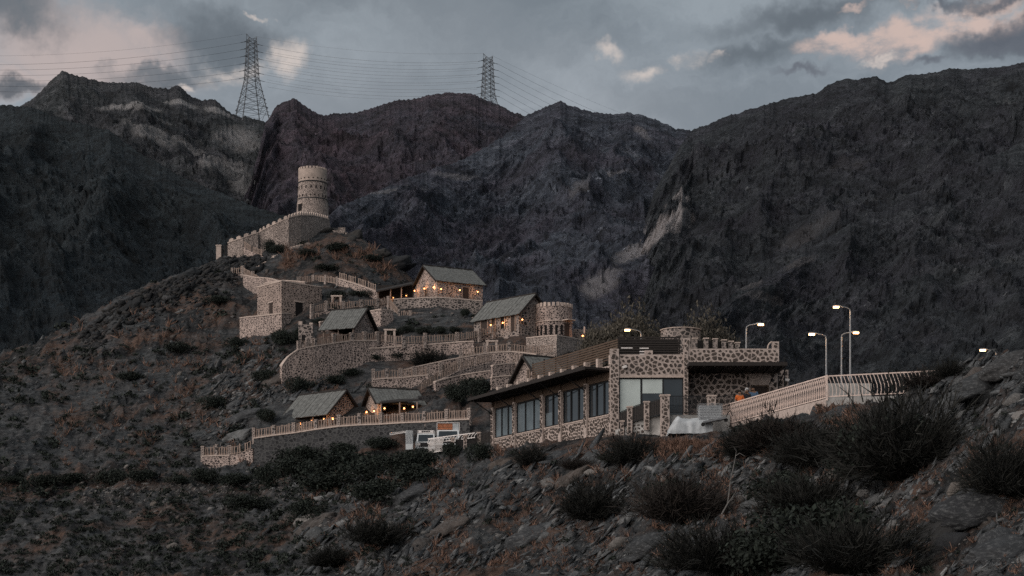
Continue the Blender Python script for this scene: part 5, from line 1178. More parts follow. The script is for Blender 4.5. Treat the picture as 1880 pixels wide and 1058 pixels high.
# ------------------------------------------------------------------ vehicles at the lower terrace
def vehicle(pxl, pxr, py_roof, Y, label, cat, cargo=False):
    a, b = W(pxl, py_roof, Y), W(pxr, py_roof, Y); cx_ = (a.x + b.x) / 2; hw = (b.x - a.x) / 2; zr = a.z - (.0 if cargo else .28); zg = zr - 1.85
    T = thing('delivery_truck' if cargo else 'off_road_car', label, cat, (cx_, Y, zg)); o = T.location.copy()
    m = MB(); m.hexa([(cx_-hw, Y-1.0, zg+.45), (cx_+hw, Y-1.0, zg+.45), (cx_+hw, Y+3.2, zg+.45), (cx_-hw, Y+3.2, zg+.45), (cx_-hw, Y-1.0, zg+1.05), (cx_+hw, Y-1.0, zg+1.05), (cx_+hw, Y+3.2, zg+1.1), (cx_-hw, Y+3.2, zg+1.1)]); m.build('body', M['car_white'], T, o)
    i = .09; m = MB(); q = [(cx_-hw+.03, Y-.15, zg+1.06), (cx_+hw-.03, Y-.15, zg+1.06), (cx_+hw-.03, Y+3.0, zg+1.06), (cx_-hw+.03, Y+3.0, zg+1.06), (cx_-hw+i, Y+.35, zr), (cx_+hw-i, Y+.35, zr), (cx_+hw-i, Y+2.9, zr), (cx_-hw+i, Y+2.9, zr)]; m.hexa(q); m.build('cab', M['car_white'], T, o)
    def sc_(f, g): return Vector(q[0]).lerp(Vector(q[1]), f).lerp(Vector(q[4]).lerp(Vector(q[5]), f), g)
    n = Vector((0, -.02, .008)); m = MB(); w = [sc_(.08,.1)+n, sc_(.92,.1)+n, sc_(.92,.86)+n, sc_(.08,.86)+n]; m.hexa([x - n * 1.5 for x in w] + w); m.build('windscreen', M['glass'], T, o)
    for s_ in (-1, 1):
        m = MB(); m.box((cx_ + s_ * (hw - .25), Y - 1.02, zg + .8), (.16, 0, 0), (0, .03, 0), (0, 0, .1)); m.build('headlight', M['metal_white'], T, o)
        m = MB(); m.box((cx_ + s_ * (hw + .12), Y + .05, zg + 1.2), (.09, 0, 0), (0, .05, 0), (0, 0, .12)); m.build('mirror', M['metal_black'], T, o)
        for yy in (-.35, 2.4):
            m = MB(); m.bar((cx_ + s_ * (hw - .22), Y + yy, zg + .36), (cx_ + s_ * hw, Y + yy, zg + .36), .36, n=16); m.build('wheel', M['rubber'], T, o)
    m = MB(); m.abox(cx_ - hw + .3, cx_ + hw - .3, Y - 1.03, Y - 1.0, zg + .6, zg + .95); m.build('grille', M['metal_black'], T, o)
    if cargo:
        m = MB(); m.abox(cx_ - hw + .05, cx_ + hw * .35, Y + .9, Y + 2.9, zr + .02, zr + .62); c1 = m.build('cargo_box', M['cargo_orange'], T, o)
        for k in range(4):
            m = MB(); z = zr + .1 + k * .15; m.abox(cx_ - hw + .04, cx_ + hw * .35, Y + .86, Y + .895, z, z + .03); m.build('slat', M['fascia'], c1, o)
        m = MB(); m.abox(cx_ + hw * .36, cx_ + hw - .12, Y + .9, Y + 2.9, zr + .02, zr + .64); m.build('grey_cargo_sheet', M['tarp'], T, o)
        m = MB()
        for x in (cx_ - hw + .02, cx_ + hw - .04):
            m.bar((x, Y + .85, zr - .6), (x, Y + .85, zr + .68), .03)
        m.bar((cx_ - hw + .02, Y + .85, zr + .68), (cx_ + hw - .04, Y + .85, zr + .68), .03); m.build('cargo_frame', M['metal_white'], T, o)
    else:
        m = MB()
        for z in (zr + .1, zr + .27):
            m.bar((cx_-hw+.12, Y+.5, z), (cx_+hw-.12, Y+.5, z), .03); m.bar((cx_-hw+.12, Y+2.6, z), (cx_+hw-.12, Y+2.6, z), .03)
            for s_ in (-1, 1): m.bar((cx_+s_*(hw-.12), Y+.5, z), (cx_+s_*(hw-.12), Y+2.6, z), .03)
        for k in range(7): x = cx_ - hw + .12 + (2*hw-.24) * k / 6; m.bar((x, Y+.5, zr), (x, Y+.5, zr+.27), .018)
        m.build('roof_rack', M['metal_white'], T, o)
        for s_ in (-1, 1):
            m = MB(); m.box((cx_ + s_ * (hw - .32), Y + .45, zr + .17), (.13, 0, 0), (0, .04, 0), (0, 0, .09)); m.build('spotlight', M['metal_white'], T, o)
vehicle(764, 799, 789.5, 139, 'white off-road car with a roof rack parked behind the white zigzag railing', 'car')
vehicle(801, 844, 789, 140, 'white truck loaded with orange slatted cargo beside the off-road car', 'truck', True)
T = thing('road_barrier', 'white road barrier arm reaching left from its squat white post block', 'barrier', W(752,812,137)); o = T.location.copy()
m = MB(); m.bar(W(716,798.5,137), W(746,793.5,137), .045); m.bar(W(716,795.5,137), W(744,792,137), .03); m.bar(W(716,798.5,137), W(716,795.5,137), .03); m.build('arm', M['metal_white'], T, o)
a, b = W(745,815,137), W(758,791,137)
m = MB(); m.abox(a.x, b.x, 136.8, 137.4, a.z - .5, b.z); blk = m.build('post_block', M['car_white'], T, o)
for k in range(5):
    x = a.x + (b.x - a.x) * (k + .5) / 5; m = MB(); m.bar((x - .06, 136.77, a.z), (x + .04, 136.77, b.z), .025); m.build('stripe_bar', M['galv'], blk, o)
Z0, Z1 = W(786,806,134), W(872,795,131.5)
bent_rail(Z1, Z0, .42, 15, 'short white zigzag railing on the slope in front of the two vehicles', mat='metal_white')
bent_rail(W(812,803,133), W(787,807,133.6), 1.15, 12, 'steep white baluster panel left below the zigzag railing', mat='metal_white')
for (px, y0_, y1_, lb) in ((831, 825, 806, 'slim stone pier under the white zigzag railing, left one'), (854, 826, 801, 'cream stone pier under the right end of the zigzag railing'), (879, 822, 796, 'stone pier just left of the glazed wing')):
    stone_pier(px, y0_, y1_, 132, .14, lb)
metal_rail([(W(836,824,132.2), .75), (W(852,823,132.2), .85)], 'dark timber panel railing between the two slim piers below the truck', 7, True)
metal_rail([(W(858,822,132), 1.0), (W(876,820,131.8), 1.0)], 'dark timber panel railing left of the last pier before the glazed wing', 7, True)
metal_rail([(W(883,819,131.7), 1.05), (W(902,817,131), 1.1)], 'dark timber panel railing joining the glazed wing', 7, True)
if STUFF.v:
    so_ = STUFF.build('facing_stones', M['stone'], RT, ro); so_['kind'] = 'stuff'

# ------------------------------------------------------------------ ground sampling helpers
_cols = np.linspace(-60, 1940, 501); _yy = np.linspace(40, 290, 1001)
_prof = np.maximum.accumulate(np.stack([bil(HF, colpx, rowY, np.full(len(_yy), c_), _yy) for c_ in _cols]) / _yy, axis=1)
def hit(px, py):
    """ground points seen at many columns and rows at once; misses give Y < 0"""
    e = (HZ - py) / F; ci = np.clip(np.round((px - _cols[0]) / (_cols[1] - _cols[0])).astype(int), 0, len(_cols) - 1)
    Y = np.full(len(px), -1.0)
    for i in range(len(px)):
        k = np.searchsorted(_prof[ci[i]], e[i])
        if 0 < k < len(_yy) - 1: Y[i] = _yy[k]
    return (px - CX) / F * Y, Y
def slope_n(x, y, e=1.2):
    dx = (gz(x + e, y) - gz(x - e, y)) / (2 * e); dy = (gz(x, y + e) - gz(x, y - e)) / (2 * e); return dx, dy
import bmesh
def hull_rock(seed, n=14, flat=.5, long=1.5):
    r = random.Random(seed); bm = bmesh.new()
    for i in range(n):
        v = Vector((r.gauss(0, 1), r.gauss(0, 1), r.gauss(0, 1))).normalized() * r.uniform(.8, 1.1); bm.verts.new((v.x * long * .5, v.y * .5, v.z * flat * .5))
    res = bmesh.ops.convex_hull(bm, input=bm.verts); bmesh.ops.delete(bm, geom=[g for g in res['geom_interior'] if isinstance(g, bmesh.types.BMVert)], context='VERTS')
    bmesh.ops.triangulate(bm, faces=bm.faces); bm.verts.ensure_lookup_table(); bm.verts.index_update()
    V_ = np.array([v.co[:] for v in bm.verts]); F_ = np.array([[v.index for v in f.verts] for f in bm.faces]); bm.free(); return V_, F_
def rotm(a, b, c):
    ca, sa, cb, sb, cc, sc_ = np.cos(a), np.sin(a), np.cos(b), np.sin(b), np.cos(c), np.sin(c)
    o = np.zeros((len(a), 3, 3))      # Rz(c) @ Ry(b) @ Rx(a)
    o[:,0,0] = cc*cb; o[:,0,1] = cc*sb*sa - sc_*ca; o[:,0,2] = cc*sb*ca + sc_*sa
    o[:,1,0] = sc_*cb; o[:,1,1] = sc_*sb*sa + cc*ca; o[:,1,2] = sc_*sb*ca - cc*sa
    o[:,2,0] = -sb; o[:,2,1] = cb*sa; o[:,2,2] = cb*ca; return o
def scatter(name, protos, px, py, size_px, mat, tilt=.0, sink=.15, label=None, zrot=None, upright=False, keep=None):
    x, Y = hit(px, py); ok = Y > 0
    if keep is not None: ok &= keep(px, py)
    x, Y, s = x[ok], Y[ok], size_px[ok]; s = s / F * Y; z = gz(x, Y); n = len(x)
    rg = np.random.default_rng(len(name) + n)
    if upright: Rm = rotm(rg.normal(0, .1, n), rg.normal(0, .1, n), rg.uniform(0, 6.28, n))
    else: Rm = rotm(rg.normal(.5, .35, n), -rg.normal(tilt, .3, n), rg.normal(0, .5, n))
    VV, FF = [], []; b = 0; pid = rg.integers(0, len(protos), n)
    for p, (pv, pf) in enumerate(protos):
        k = np.nonzero(pid == p)[0]
        if len(k) == 0: continue
        v = np.einsum('nij,mj->nmi', Rm[k], pv) * s[k][:, None, None] + np.stack([x[k], Y[k], z[k] + (0 if upright else -s[k] * sink)], -1)[:, None, :]
        f = pf[None] + (b + np.arange(len(k)) * len(pv))[:, None, None]; b += len(k) * len(pv); VV.append(v.reshape(-1, 3)); FF.append(f.reshape(-1, pf.shape[1]))
    me = npmesh(name, np.concatenate(VV), np.concatenate(FF), mat); return tag(link(name, me), label, kind='stuff')
# keep clear of the built places
def clear_of(px, py):
    c = ~((px > 905) & (px < 1500) & (py < 815)) & ~((px > 455) & (px < 900) & (py > 700) & (py < 852) & (py > 810 - (px - 455) * .09 - 60))
    c &= ~((px > 395) & (px < 625) & (py < 450)) & ~((px > 435) & (px < 600) & (py > 505) & (py < 620)) & ~((px > 750) & (px < 900) & (py < 575) & (py > 480))
    c &= ~((px > 520) & (px < 970) & (py > 625) & (py < 700)); return c
R_small = [hull_rock(i, 11, random.uniform(.35, .8), random.uniform(1.1, 2.2)) for i in range(10)]
R_big = [hull_rock(100 + i, 26, random.uniform(.45, .85), random.uniform(1.1, 2.0)) for i in range(12)]
n = 20000
px = rng.uniform(-20, 1900, n); py = 1058 - (rng.uniform(0, 1, n) ** .9) * 560
dens = .5 + .9 * fbm(px / 140, py / 90, 4, 31)
ok = rng.uniform(0, 1, n) < np.clip(dens + np.where(px > 560, .25, 0), .08, 1); px, py = px[ok], py[ok]
scatter('rubble', R_small, px, py, np.clip(rng.lognormal(1.45, .55, len(px)), 2, 18), M['rock'], .45, keep=clear_of, label='loose grey and brown rubble over the slopes')
n = 5200
px = np.concatenate([rng.normal(440, 55, 800), rng.normal(530, 60, 500), rng.uniform(150, 660, 1500), rng.uniform(560, 1900, 1700), rng.uniform(0, 1880, 700)])
py = np.concatenate([rng.normal(745, 55, 800), rng.normal(690, 50, 500), 905 + rng.normal(0, 17, 1500) - (px[1300:2800] - 150) * .03, rng.uniform(820, 1058, 1700), rng.uniform(560, 1050, 700)])
scatter('pale_rubble', R_small, px, py, np.clip(rng.lognormal(1.15, .5, len(px)), 1.8, 12), M['rock_pale'], .5, keep=clear_of, label='scattered pale stones and broken slabs over the slopes')
SH = [hull_rock(300 + i, 12, random.uniform(.18, .4), random.uniform(1.8, 3.2)) for i in range(8)]
n = 6500; px = rng.uniform(540, 1900, n); py = 822 + rng.uniform(0, 1, n) ** .85 * 236; ok = fbm(px / 90 + py / 60, py / 70 - px / 200, 4, 91) > -.12; px, py = px[ok], py[ok]
px = np.concatenate([px, rng.normal(470, 50, 700), rng.normal(540, 45, 300), rng.uniform(1700, 1890, 500)]); py = np.concatenate([py, rng.normal(750, 45, 700), rng.normal(690, 35, 300), rng.uniform(650, 800, 500)])
scatter('slate_shards', SH, px, py, np.clip(rng.lognormal(2.35, .5, len(px)), 4, 32) * np.where(px > 560, 1, .7), M['shard'], .62, sink=.12, keep=clear_of, label='tilted blue-grey slate shards on the near slope')
# rocky crest of the left ridge
px = rng.uniform(150, 480, 1500); py = np.interp(px, [150, 210, 400, 480], [612, 560, 478, 470]) + np.abs(rng.normal(4, 26, 1500))
scatter('crest_rubble', R_small, px, py, np.clip(rng.lognormal(1.9, .45, 1500), 4, 20), M['rock_dark'], .3, sink=.0, keep=clear_of, label='dark jumbled blocks along the crest of the left ridge')

# single rocks
rk_me = []
for vv, ff in R_big:
    for mt in ('rock', 'rock_pale', 'rock_dark'): rk_me.append((mt, npmesh('rock', vv, ff, M[mt])))
shape_w = ['flat', 'blocky', 'wedge-shaped', 'rounded', 'slab-like', 'jagged']; tone_w = {'rock': 'grey', 'rock_pale': 'pale', 'rock_dark': 'dark'}
def zone(px, py):
    if px > 1700: return 'on the rocky bank at the right edge' if py < 800 else 'in the shaded gully at the lower right'
    if px > 1350: return 'below the cream road railing' if py < 880 else 'low on the slope under the big bushes'
    if px > 1050: return 'on the slope under the restaurant pillar' if py < 900 else 'among the dry grass at bottom centre-right'
    if px > 760: return 'on the bank below the glazed wing' if py < 920 else 'on the scree tongue at bottom centre'
    if px > 500: return 'beside the dark thicket below the vehicles' if py > 860 else 'on the scree beside the lower huts'
    return 'on the wadi bank at lower left' if py > 830 else 'on the brown slope left of the village'
USED = set(); rs = random.Random(5); spots = [(1098, 862, 30, 1), (1010, 888, 34, 1), (855, 998, 30, 1), (905, 925, 26, 0), (1000, 985, 34, 0), (1022, 940, 22, 1), (745, 845, 22, 0), (1560, 742, 46, 1), (1545, 722, 34, 2), (1868, 735, 44, 1), (1845, 790, 36, 0), (1873, 640, 46, 0), (1858, 668, 40, 1),
   (1830, 700, 54, 0), (1790, 690, 42, 0), (1800, 745, 40, 2), (1866, 770, 40, 1), (1690, 800, 44, 0), (1760, 900, 40, 1), (1800, 960, 70, 0), (1840, 1000, 80, 0), (1740, 1000, 66, 2), (1620, 935, 50, 1), (1650, 905, 40, 0), (1590, 950, 46, 2), (560, 960, 40, 1), (575, 985, 50, 0), (150, 890, 12, 1), (280, 930, 16, 1), (514, 938, 14, 1), (230, 860, 16, 1), (1350, 925, 30, 1),
   (735, 468, 34, 2), (715, 476, 38, 2), (630, 428, 30, 2), (645, 440, 26, 2), (600, 425, 26, 2), (700, 462, 20, 2), (1270, 810, 12, 1), (1165, 890, 20, 0), (1205, 905, 26, 1), (1130, 930, 24, 0)]
for k in range(150):
    a = rs.uniform(0, 1)
    if a < .72: x_, y_ = rs.uniform(640, 1890), rs.uniform(845, 1052)
    elif a < .86: x_, y_ = rs.uniform(400, 540), rs.uniform(660, 800)
    else: x_, y_ = rs.uniform(20, 640), rs.uniform(880, 1040)
    spots.append((x_, y_, min(48, rs.lognormvariate(2.75, .42)) * (1.25 if x_ > 1400 else 1) * (.6 if x_ < 640 else 1), rs.choice((0, 0, 0, 1, 2))))
for (x_, y_, s_, tn) in spots:
    hx, hy = hit(np.array([float(x_)]), np.array([float(y_)]))
    if hy[0] < 0: continue
    k = rs.randrange(len(R_big)); mt, me = rk_me[k * 3 + tn]; sz = s_ / F * hy[0]; z_ = float(gz(hx[0], hy[0]))
    ry = -rs.gauss(.45, .3); o_ = link('rock', me, None, (hx[0], hy[0], z_ - sz * .1), (rs.gauss(.5, .3), ry, rs.gauss(0, .5)), (sz, sz, sz))
    sws = ['tiny', 'small', 'middling', 'large', 'huge']; si = 0 if s_ < 10 else 1 if s_ < 15 else 2 if s_ < 24 else 3 if s_ < 38 else 4
    tl = ['flat-lying', 'leaning', 'steeply tilted'][0 if abs(ry) < .3 else 1 if abs(ry) < .6 else 2]; lab = f'{sws[si]} {shape_w[k % 6]} {tone_w[mt]} rock {zone(x_, y_)}'
    if lab in USED: lab = f'{tl} {lab}'
    if lab in USED: lab = lab.replace(' rock ', ' split rock ' if k % 2 else ' boulder ')
    USED.add(lab); tag(o_, lab, 'rock', 'loose rocks on the slopes')

def crag(seed):
    r = np.random.default_rng(seed); bm = bmesh.new(); bmesh.ops.create_icosphere(bm, subdivisions=4, radius=.5); V_ = np.array([v.co[:] for v in bm.verts]); F_ = np.array([[v.index for v in f.verts] for f in bm.faces]); bm.free()
    a = V_ * np.array([1.25, .8, .62]); u_ = a[:, 0] * .8 + a[:, 1] * .5 + 5; w_ = a[:, 2] * 1.6 - a[:, 0] * .5 + 5
    d = .34 * facets(u_, w_, .42, seed) + .16 * facets(u_ + a[:, 1], w_, .17, seed + 5) + .06 * facets(u_, w_ + a[:, 1], .07, seed + 9)
    return a * (1 + d[:, None] * .75), F_
CR = [crag(i) for i in range(5)]; cm = [[npmesh('outcrop', v_, f_, M[k]) for k in ('rock', 'rock_pale', 'rock_dark')] for v_, f_ in CR]
for i, (x_, y_, s_, tn, lb) in enumerate([(1050, 880, 70, 0, 'grey craggy ledge on the scree straight below the right window bays'), (985, 975, 90, 0, 'long grey craggy ledge running down the middle of the scree'), (1010, 842, 80, 0, 'flat pale-grey ledge directly under the glazed wing wall'), (1090, 838, 70, 0, 'grey ledge under the corner pillar'), (925, 850, 50, 0, 'small grey ledge under the left end of the glazed wing'),
      (1830, 700, 110, 0, 'big craggy grey outcrop on the bank at the right edge'), (1775, 720, 80, 0, 'craggy outcrop where the cream railing ends'), (1860, 660, 80, 0, 'topmost craggy outcrop at the right edge'), (1800, 930, 130, 0, 'huge grey outcrop in the lower right gully'), (1700, 985, 110, 2, 'dark outcrop low in the right gully'), (1855, 1010, 130, 0, 'huge outcrop in the bottom right corner'), (1630, 940, 70, 0, 'grey outcrop at the foot of the giant broom bush'),
      (760, 905, 60, 0, 'grey craggy ledge under the thicket, left of the rusty grass'), (830, 960, 60, 0, 'grey ledge low on the scree, left of the long ledge'), (580, 965, 70, 0, 'craggy brown-grey knob in the wadi at bottom left of centre'), (1200, 1000, 80, 0, 'half-buried outcrop at the bottom right of centre'), (1380, 930, 70, 0, 'outcrop beside the bare branch'), (1540, 752, 46, 0, 'angular grey outcrop at the corner of the two cream railings'),
      (725, 480, 56, 2, 'dark crag on the right flank of the knoll under the fort'), (640, 436, 44, 2, 'dark crag beside the ruined wall stump'), (612, 424, 30, 2, 'dark crag at the foot of the round tower'), (690, 465, 40, 2, 'dark crag on the ridge of the knoll'), (500, 700, 60, 0, 'grey crag on the scree left of the tall pink wall'), (450, 760, 60, 0, 'grey crag on the scree left of the lowest hut'), (430, 800, 50, 0, 'grey crag just above the farthest left fence'), (240, 560, 40, 2, 'dark crag on the crest of the left ridge, farther one'), (340, 505, 44, 2, 'dark crag on the crest of the left ridge, nearer the fort')]):
    hx, hy = hit(np.array([float(x_)]), np.array([float(y_)]))
    if hy[0] < 0: continue
    sz = s_ / F * hy[0] * 1.1; o_ = link('rock_outcrop', cm[i % 5][tn], None, (hx[0], hy[0], float(gz(hx[0], hy[0])) - sz * .16), (rs.uniform(-.1, .5), -rs.uniform(.2, .6), rs.uniform(-.4, .4)), (sz, sz, sz * .8)); tag(o_, lb, 'rock outcrop')

# ------------------------------------------------------------------ vegetation
def ribbons(P, D_, Ln, w, seg, rg, droop=.0, curl=.25):
    """thin curved stems: start points, directions, lengths -> verts, quads"""
    n = len(P); V_ = np.zeros((n, (seg + 1) * 2, 3)); side = np.cross(D_, rg.normal(size=(n, 3))); side /= np.linalg.norm(side, axis=1)[:, None] + 1e-9
    p = P.copy(); d = D_.copy()
    for i in range(seg + 1):
        ww = w * (1 - .75 * i / seg); V_[:, 2*i] = p - side * ww[:, None]; V_[:, 2*i+1] = p + side * ww[:, None]
        p = p + d * (Ln / seg)[:, None]; d = d + rg.normal(size=(n, 3)) * curl / seg; d[:, 2] -= droop / seg; d /= np.linalg.norm(d, axis=1)[:, None]
    q = np.array([[2*i, 2*i+1, 2*i+3, 2*i+2] for i in range(seg)]); Fc = (q[None] + (np.arange(n) * (seg + 1) * 2)[:, None, None]).reshape(-1, 4)
    return V_.reshape(-1, 3), Fc
def broom(seed, n, mat, dense=5, width=.009, low=.15):
    """unit bush (about 1 wide, .8 high) of upright thin stems"""
    rg = np.random.default_rng(seed); th = rg.uniform(0, 6.28, n); el_ = np.arccos(rg.uniform(low, 1, n)); D_ = np.stack([np.cos(th)*np.sin(el_), np.sin(th)*np.sin(el_), np.cos(el_)], -1)
    P = np.stack([np.cos(th), np.sin(th), np.zeros(n)], -1) * (rg.uniform(0, .1, n))[:, None]; Ln = rg.uniform(.35, .62, n) * (1 + .25 * np.sin(th * 3 + seed))
    v1, f1 = ribbons(P, D_, Ln, np.full(n, width), 4, rg, -.1, .45)
    c = v1.reshape(n, 10, 3); VV = [v1]; FF = [f1]; b = len(v1)
    for lev in (2, 3, 4):
        st = (c[:, 2*lev] + c[:, 2*lev+1]) / 2; dr = st - (c[:, 2*lev-2] + c[:, 2*lev-1]) / 2; dr /= np.linalg.norm(dr, axis=1)[:, None] + 1e-9
        for k in range(dense):
            d2 = dr + rg.normal(size=(n, 3)) * .45 + np.array([0, 0, .15]); d2 /= np.linalg.norm(d2, axis=1)[:, None]
            v2, f2 = ribbons(st + rg.normal(size=(n, 3)) * .01, d2, rg.uniform(.06, .2, n), np.full(n, width * .6), 2, rg, 0, .3); VV.append(v2); FF.append(f2 + b); b += len(v2)
    return npmesh('stems', np.concatenate(VV), np.concatenate(FF), mat)
def clumps(seed, n, mat, leaf=.03, lobes=9, flat=.75, hollow=.35):
    """unit crown of many small leaves gathered in uneven clumps"""
    rg = np.random.default_rng(seed); C_ = rg.normal(size=(lobes, 3)); C_ /= np.linalg.norm(C_, axis=1)[:, None]; C_ *= rg.uniform(.12, .36, lobes)[:, None]; C_[:, 2] = np.abs(C_[:, 2]) * flat + .12; Rr = rg.uniform(.12, .27, lobes)
    k = rg.integers(0, lobes, n); d = rg.normal(size=(n, 3)); d /= np.linalg.norm(d, axis=1)[:, None]; P = C_[k] + d * (Rr[k] * rg.uniform(hollow, 1.12, n) ** .7)[:, None]; P[:, 2] = np.maximum(P[:, 2] * flat + .05, .0)
    a = rg.normal(size=(n, 3)); a /= np.linalg.norm(a, axis=1)[:, None]; b_ = np.cross(a, rg.normal(size=(n, 3))); b_ /= np.linalg.norm(b_, axis=1)[:, None]; s = (leaf * rg.uniform(.6, 1.5, n))[:, None]
    V_ = np.stack([P - a*s, P + b_*s*.5, P + a*s, P - b_*s*.5], 1).reshape(-1, 3); return npmesh('foliage', V_, np.arange(4 * n).reshape(n, 4), mat)
BR = {(m_, i): broom(i * 7 + j, 230, M[m_], low=(.12, .3, .05)[i]) for j, m_ in enumerate(('twig', 'twig_brown')) for i in range(3)}
LF = {(m_, i): clumps(i * 5 + j + 50, 3400, M[m_], .021) for j, m_ in enumerate(('leaf', 'leaf_green')) for i in range(3)}
def stemset(seed, mat=None):
    r = random.Random(seed); m = MB()
    for i in range(7):
        a = r.uniform(0, 6.28); e = Vector((math.cos(a) * r.uniform(.1, .3), math.sin(a) * r.uniform(.1, .3), r.uniform(.25, .45))); m.tube([(0, 0, -.1), tuple(e * .5 + Vector((0, 0, .03))), tuple(e)], [.02, .012, .005], 4)
    me = bpy.data.meshes.new('stem'); me.from_pydata(m.v, [], m.f); me.materials.append(M['bark']); return me
ST = [stemset(i) for i in range(3)]
g2 = 'shrubs growing between the village terraces'; vs = random.Random(21); VC = [0]
def bush(kind, mt, px, py, wpx, hpx, label, Y=None, cat='shrub', group=None, name='shrub'):
    if kind == 'l' and group == g2: wpx, hpx = wpx * .84, hpx * .84
    if kind == 'b' and wpx > 100: wpx, hpx = wpx * .86, hpx * .86
    if Y is None:
        hx, hy = hit(np.array([float(px)]), np.array([float(py)]))
        if hy[0] < 0: return
        x_, Y = hx[0], hy[0]
    else: x_ = (px - CX) / F * Y
    z_ = float(gz(x_, Y)); w = wpx / F * Y; h = hpx / F * Y; i = VC[0] % 3; VC[0] += 1
    T = thing(name, label, cat, (x_, Y, z_ - .05 * h), group); rz = vs.uniform(0, 6.28)
    if kind == 'b':
        link('branch', BR[mt, i], T, (0, 0, 0), (0, 0, rz), (w, w, h * 1.45)); link('branch', BR[mt, (i + 1) % 3], T, (w * vs.uniform(-.25, .25), -.05 * w, 0), (vs.uniform(-.2, .2), vs.uniform(-.3, .3), rz + 2), (w * .75, w * .75, h * vs.uniform(1.0, 1.5)))
    else:
        link('foliage', LF[mt, i], T, (0, 0, 0), (0, 0, rz), (w * 1.3, w * 1.3, h * 2.1)); link('stem', ST[i], T, (0, 0, 0), (0, 0, rz), (w, w, h * 1.6))
    return T
g1 = 'dark shrubs in the valley below the village'
for a in [(560, 846, 90, 34, 'shrub leaning on the left part of the dark terrace wall'), (650, 862, 120, 50, 'shrub on the shaded bank straight below the lower fence'), (600, 905, 130, 40, 'wide shrub in front of the thicket, at the end of the pale rubble'), (760, 890, 110, 50, 'shrub on the bank under the white zigzag railing, low one')]: bush('l', 'leaf', *a, group=g1)
for i, (px, w, h) in enumerate([(22, 80, 34), (85, 70, 30), (140, 76, 36), (205, 84, 38), (262, 70, 32), (322, 76, 36), (380, 66, 36), (432, 70, 40), (482, 66, 36)]):
    bush('l', 'leaf', px + (i * 37 % 11) - 5, 890 - i * 1.2 + (i * 23 % 9), w * (.62 + .1 * (i * 7 % 5)), h * (.55 + .13 * (i * 3 % 5)), ('first', 'second', 'third', 'fourth', 'fifth', 'sixth', 'seventh', 'eighth', 'ninth')[i] + ' dark shrub from the left in the hedge-like row across the valley', group=g1)
for a in [(545, 876, 100, 46, 'broad dark shrub against the foot of the dark terrace wall'), (610, 880, 110, 52, 'dark shrub right of the terrace wall foot, in the thicket'), (672, 884, 110, 56, 'biggest round dark shrub in the middle of the thicket below the vehicles'),
          (725, 872, 100, 52, 'dark shrub at the right side of the thicket, under the barrier'), (770, 858, 80, 44, 'dark shrub under the white zigzag railing'), (700, 920, 110, 52, 'dark shrub on the bank below the thicket'), (640, 838, 70, 34, 'dark shrub at the lower fence left of the road barrier'),
          (700, 826, 70, 28, 'low dark shrub along the lower fence left of the white car'), (560, 952, 70, 40, 'dark round shrub among the pale rubble of the wadi'), (455, 935, 90, 34, 'low dark shrub spread over the pale rubble line'), (590, 812, 60, 20, 'low shrub on the dark terrace wall top'),
          (826, 846, 40, 34, 'small dark shrub under the stone piers left of the wing'), (880, 846, 44, 44, 'upright dark shrub at the left foot of the glazed wing')]: bush('l', 'leaf', *a, group=g1)
g2 = 'shrubs growing between the village terraces'
for a in [(517, 636, 56, 44, 'dark shrub below the plinth of the block house'), (545, 632, 40, 40, 'dark shrub pressed against the left side of the stone turret'), (547, 718, 46, 42, 'dark shrub at the foot of the tall pink retaining wall'), (495, 462, 30, 34, 'dark shrub in the notch of the fort wall'),
          (510, 466, 34, 22, 'dark shrub beneath the tall fort wall'), (842, 738, 64, 50, 'large dark shrub above the vehicles, left half of the thicket'), (880, 728, 60, 52, 'large dark shrub left of the glazed wing canopy'), (862, 716, 56, 34, 'middle shrub of the dark thicket above the truck'),
          (852, 582, 26, 22, 'dark round shrub under the door of the upper house'), (872, 585, 22, 12, 'low shrub at the right foot of the upper house'), (722, 616, 34, 20, 'leftmost low shrub in the bed under the curving fence'), (748, 612, 34, 20, 'second low shrub in the bed under the curving fence'),
          (776, 614, 40, 20, 'middle low shrub in the bed under the curving fence'), (806, 612, 36, 20, 'fourth low shrub in the bed under the curving fence'), (838, 612, 36, 16, 'rightmost low shrub in the bed under the curving fence'), (690, 664, 34, 18, 'small shrub below the pale coping line, left one'),
          (730, 660, 40, 18, 'small shrub below the pale coping line, middle one'), (492, 775, 50, 36, 'dark shrub at the left end of the lowest open hut'), (615, 706, 60, 24, 'low shrub on the slope above the lowest hut roof'), (650, 692, 50, 22, 'dark shrub above the two lower huts'),
          (660, 545, 44, 20, 'dark shrub below the sloping parapet'), (620, 548, 44, 20, 'dark shrub right of the block house roof'), (590, 596, 40, 18, 'shrub between block house and open hut roof'), (480, 700, 50, 36, 'dark shrub on the scree left of the pink wall'),
          (395, 750, 60, 34, 'dark shrub low on the slope left of the scree'), (400, 560, 60, 24, 'dark shrub high on the slope left of the block house'), (330, 650, 70, 30, 'dark shrub in the middle of the brown slope'), (240, 700, 70, 26, 'dark shrub far out on the brown slope'), (430, 640, 60, 30, 'dark shrub on the brown slope beside the stone plinth'),
          (560, 470, 50, 18, 'dark shrub on the knoll under the fort'), (620, 462, 60, 22, 'dark shrub on the dark crown of the knoll'), (680, 480, 50, 18, 'dark shrub on the right flank of the knoll'), (600, 498, 60, 18, 'low dark shrub above the block house on the knoll')]: bush('l', 'leaf', *a, group=g2)
bush('l', 'leaf_green', 880, 806, 56, 50, 'feathery green shrub between the lower fence and the glazed wing', Y=136)
bush('b', 'twig', 790, 664, 62, 34, 'spiky dark palm-like bush in front of the pale coping wall', name='palm_bush', Y=181)
g3 = 'broom-like bushes on the near slope'
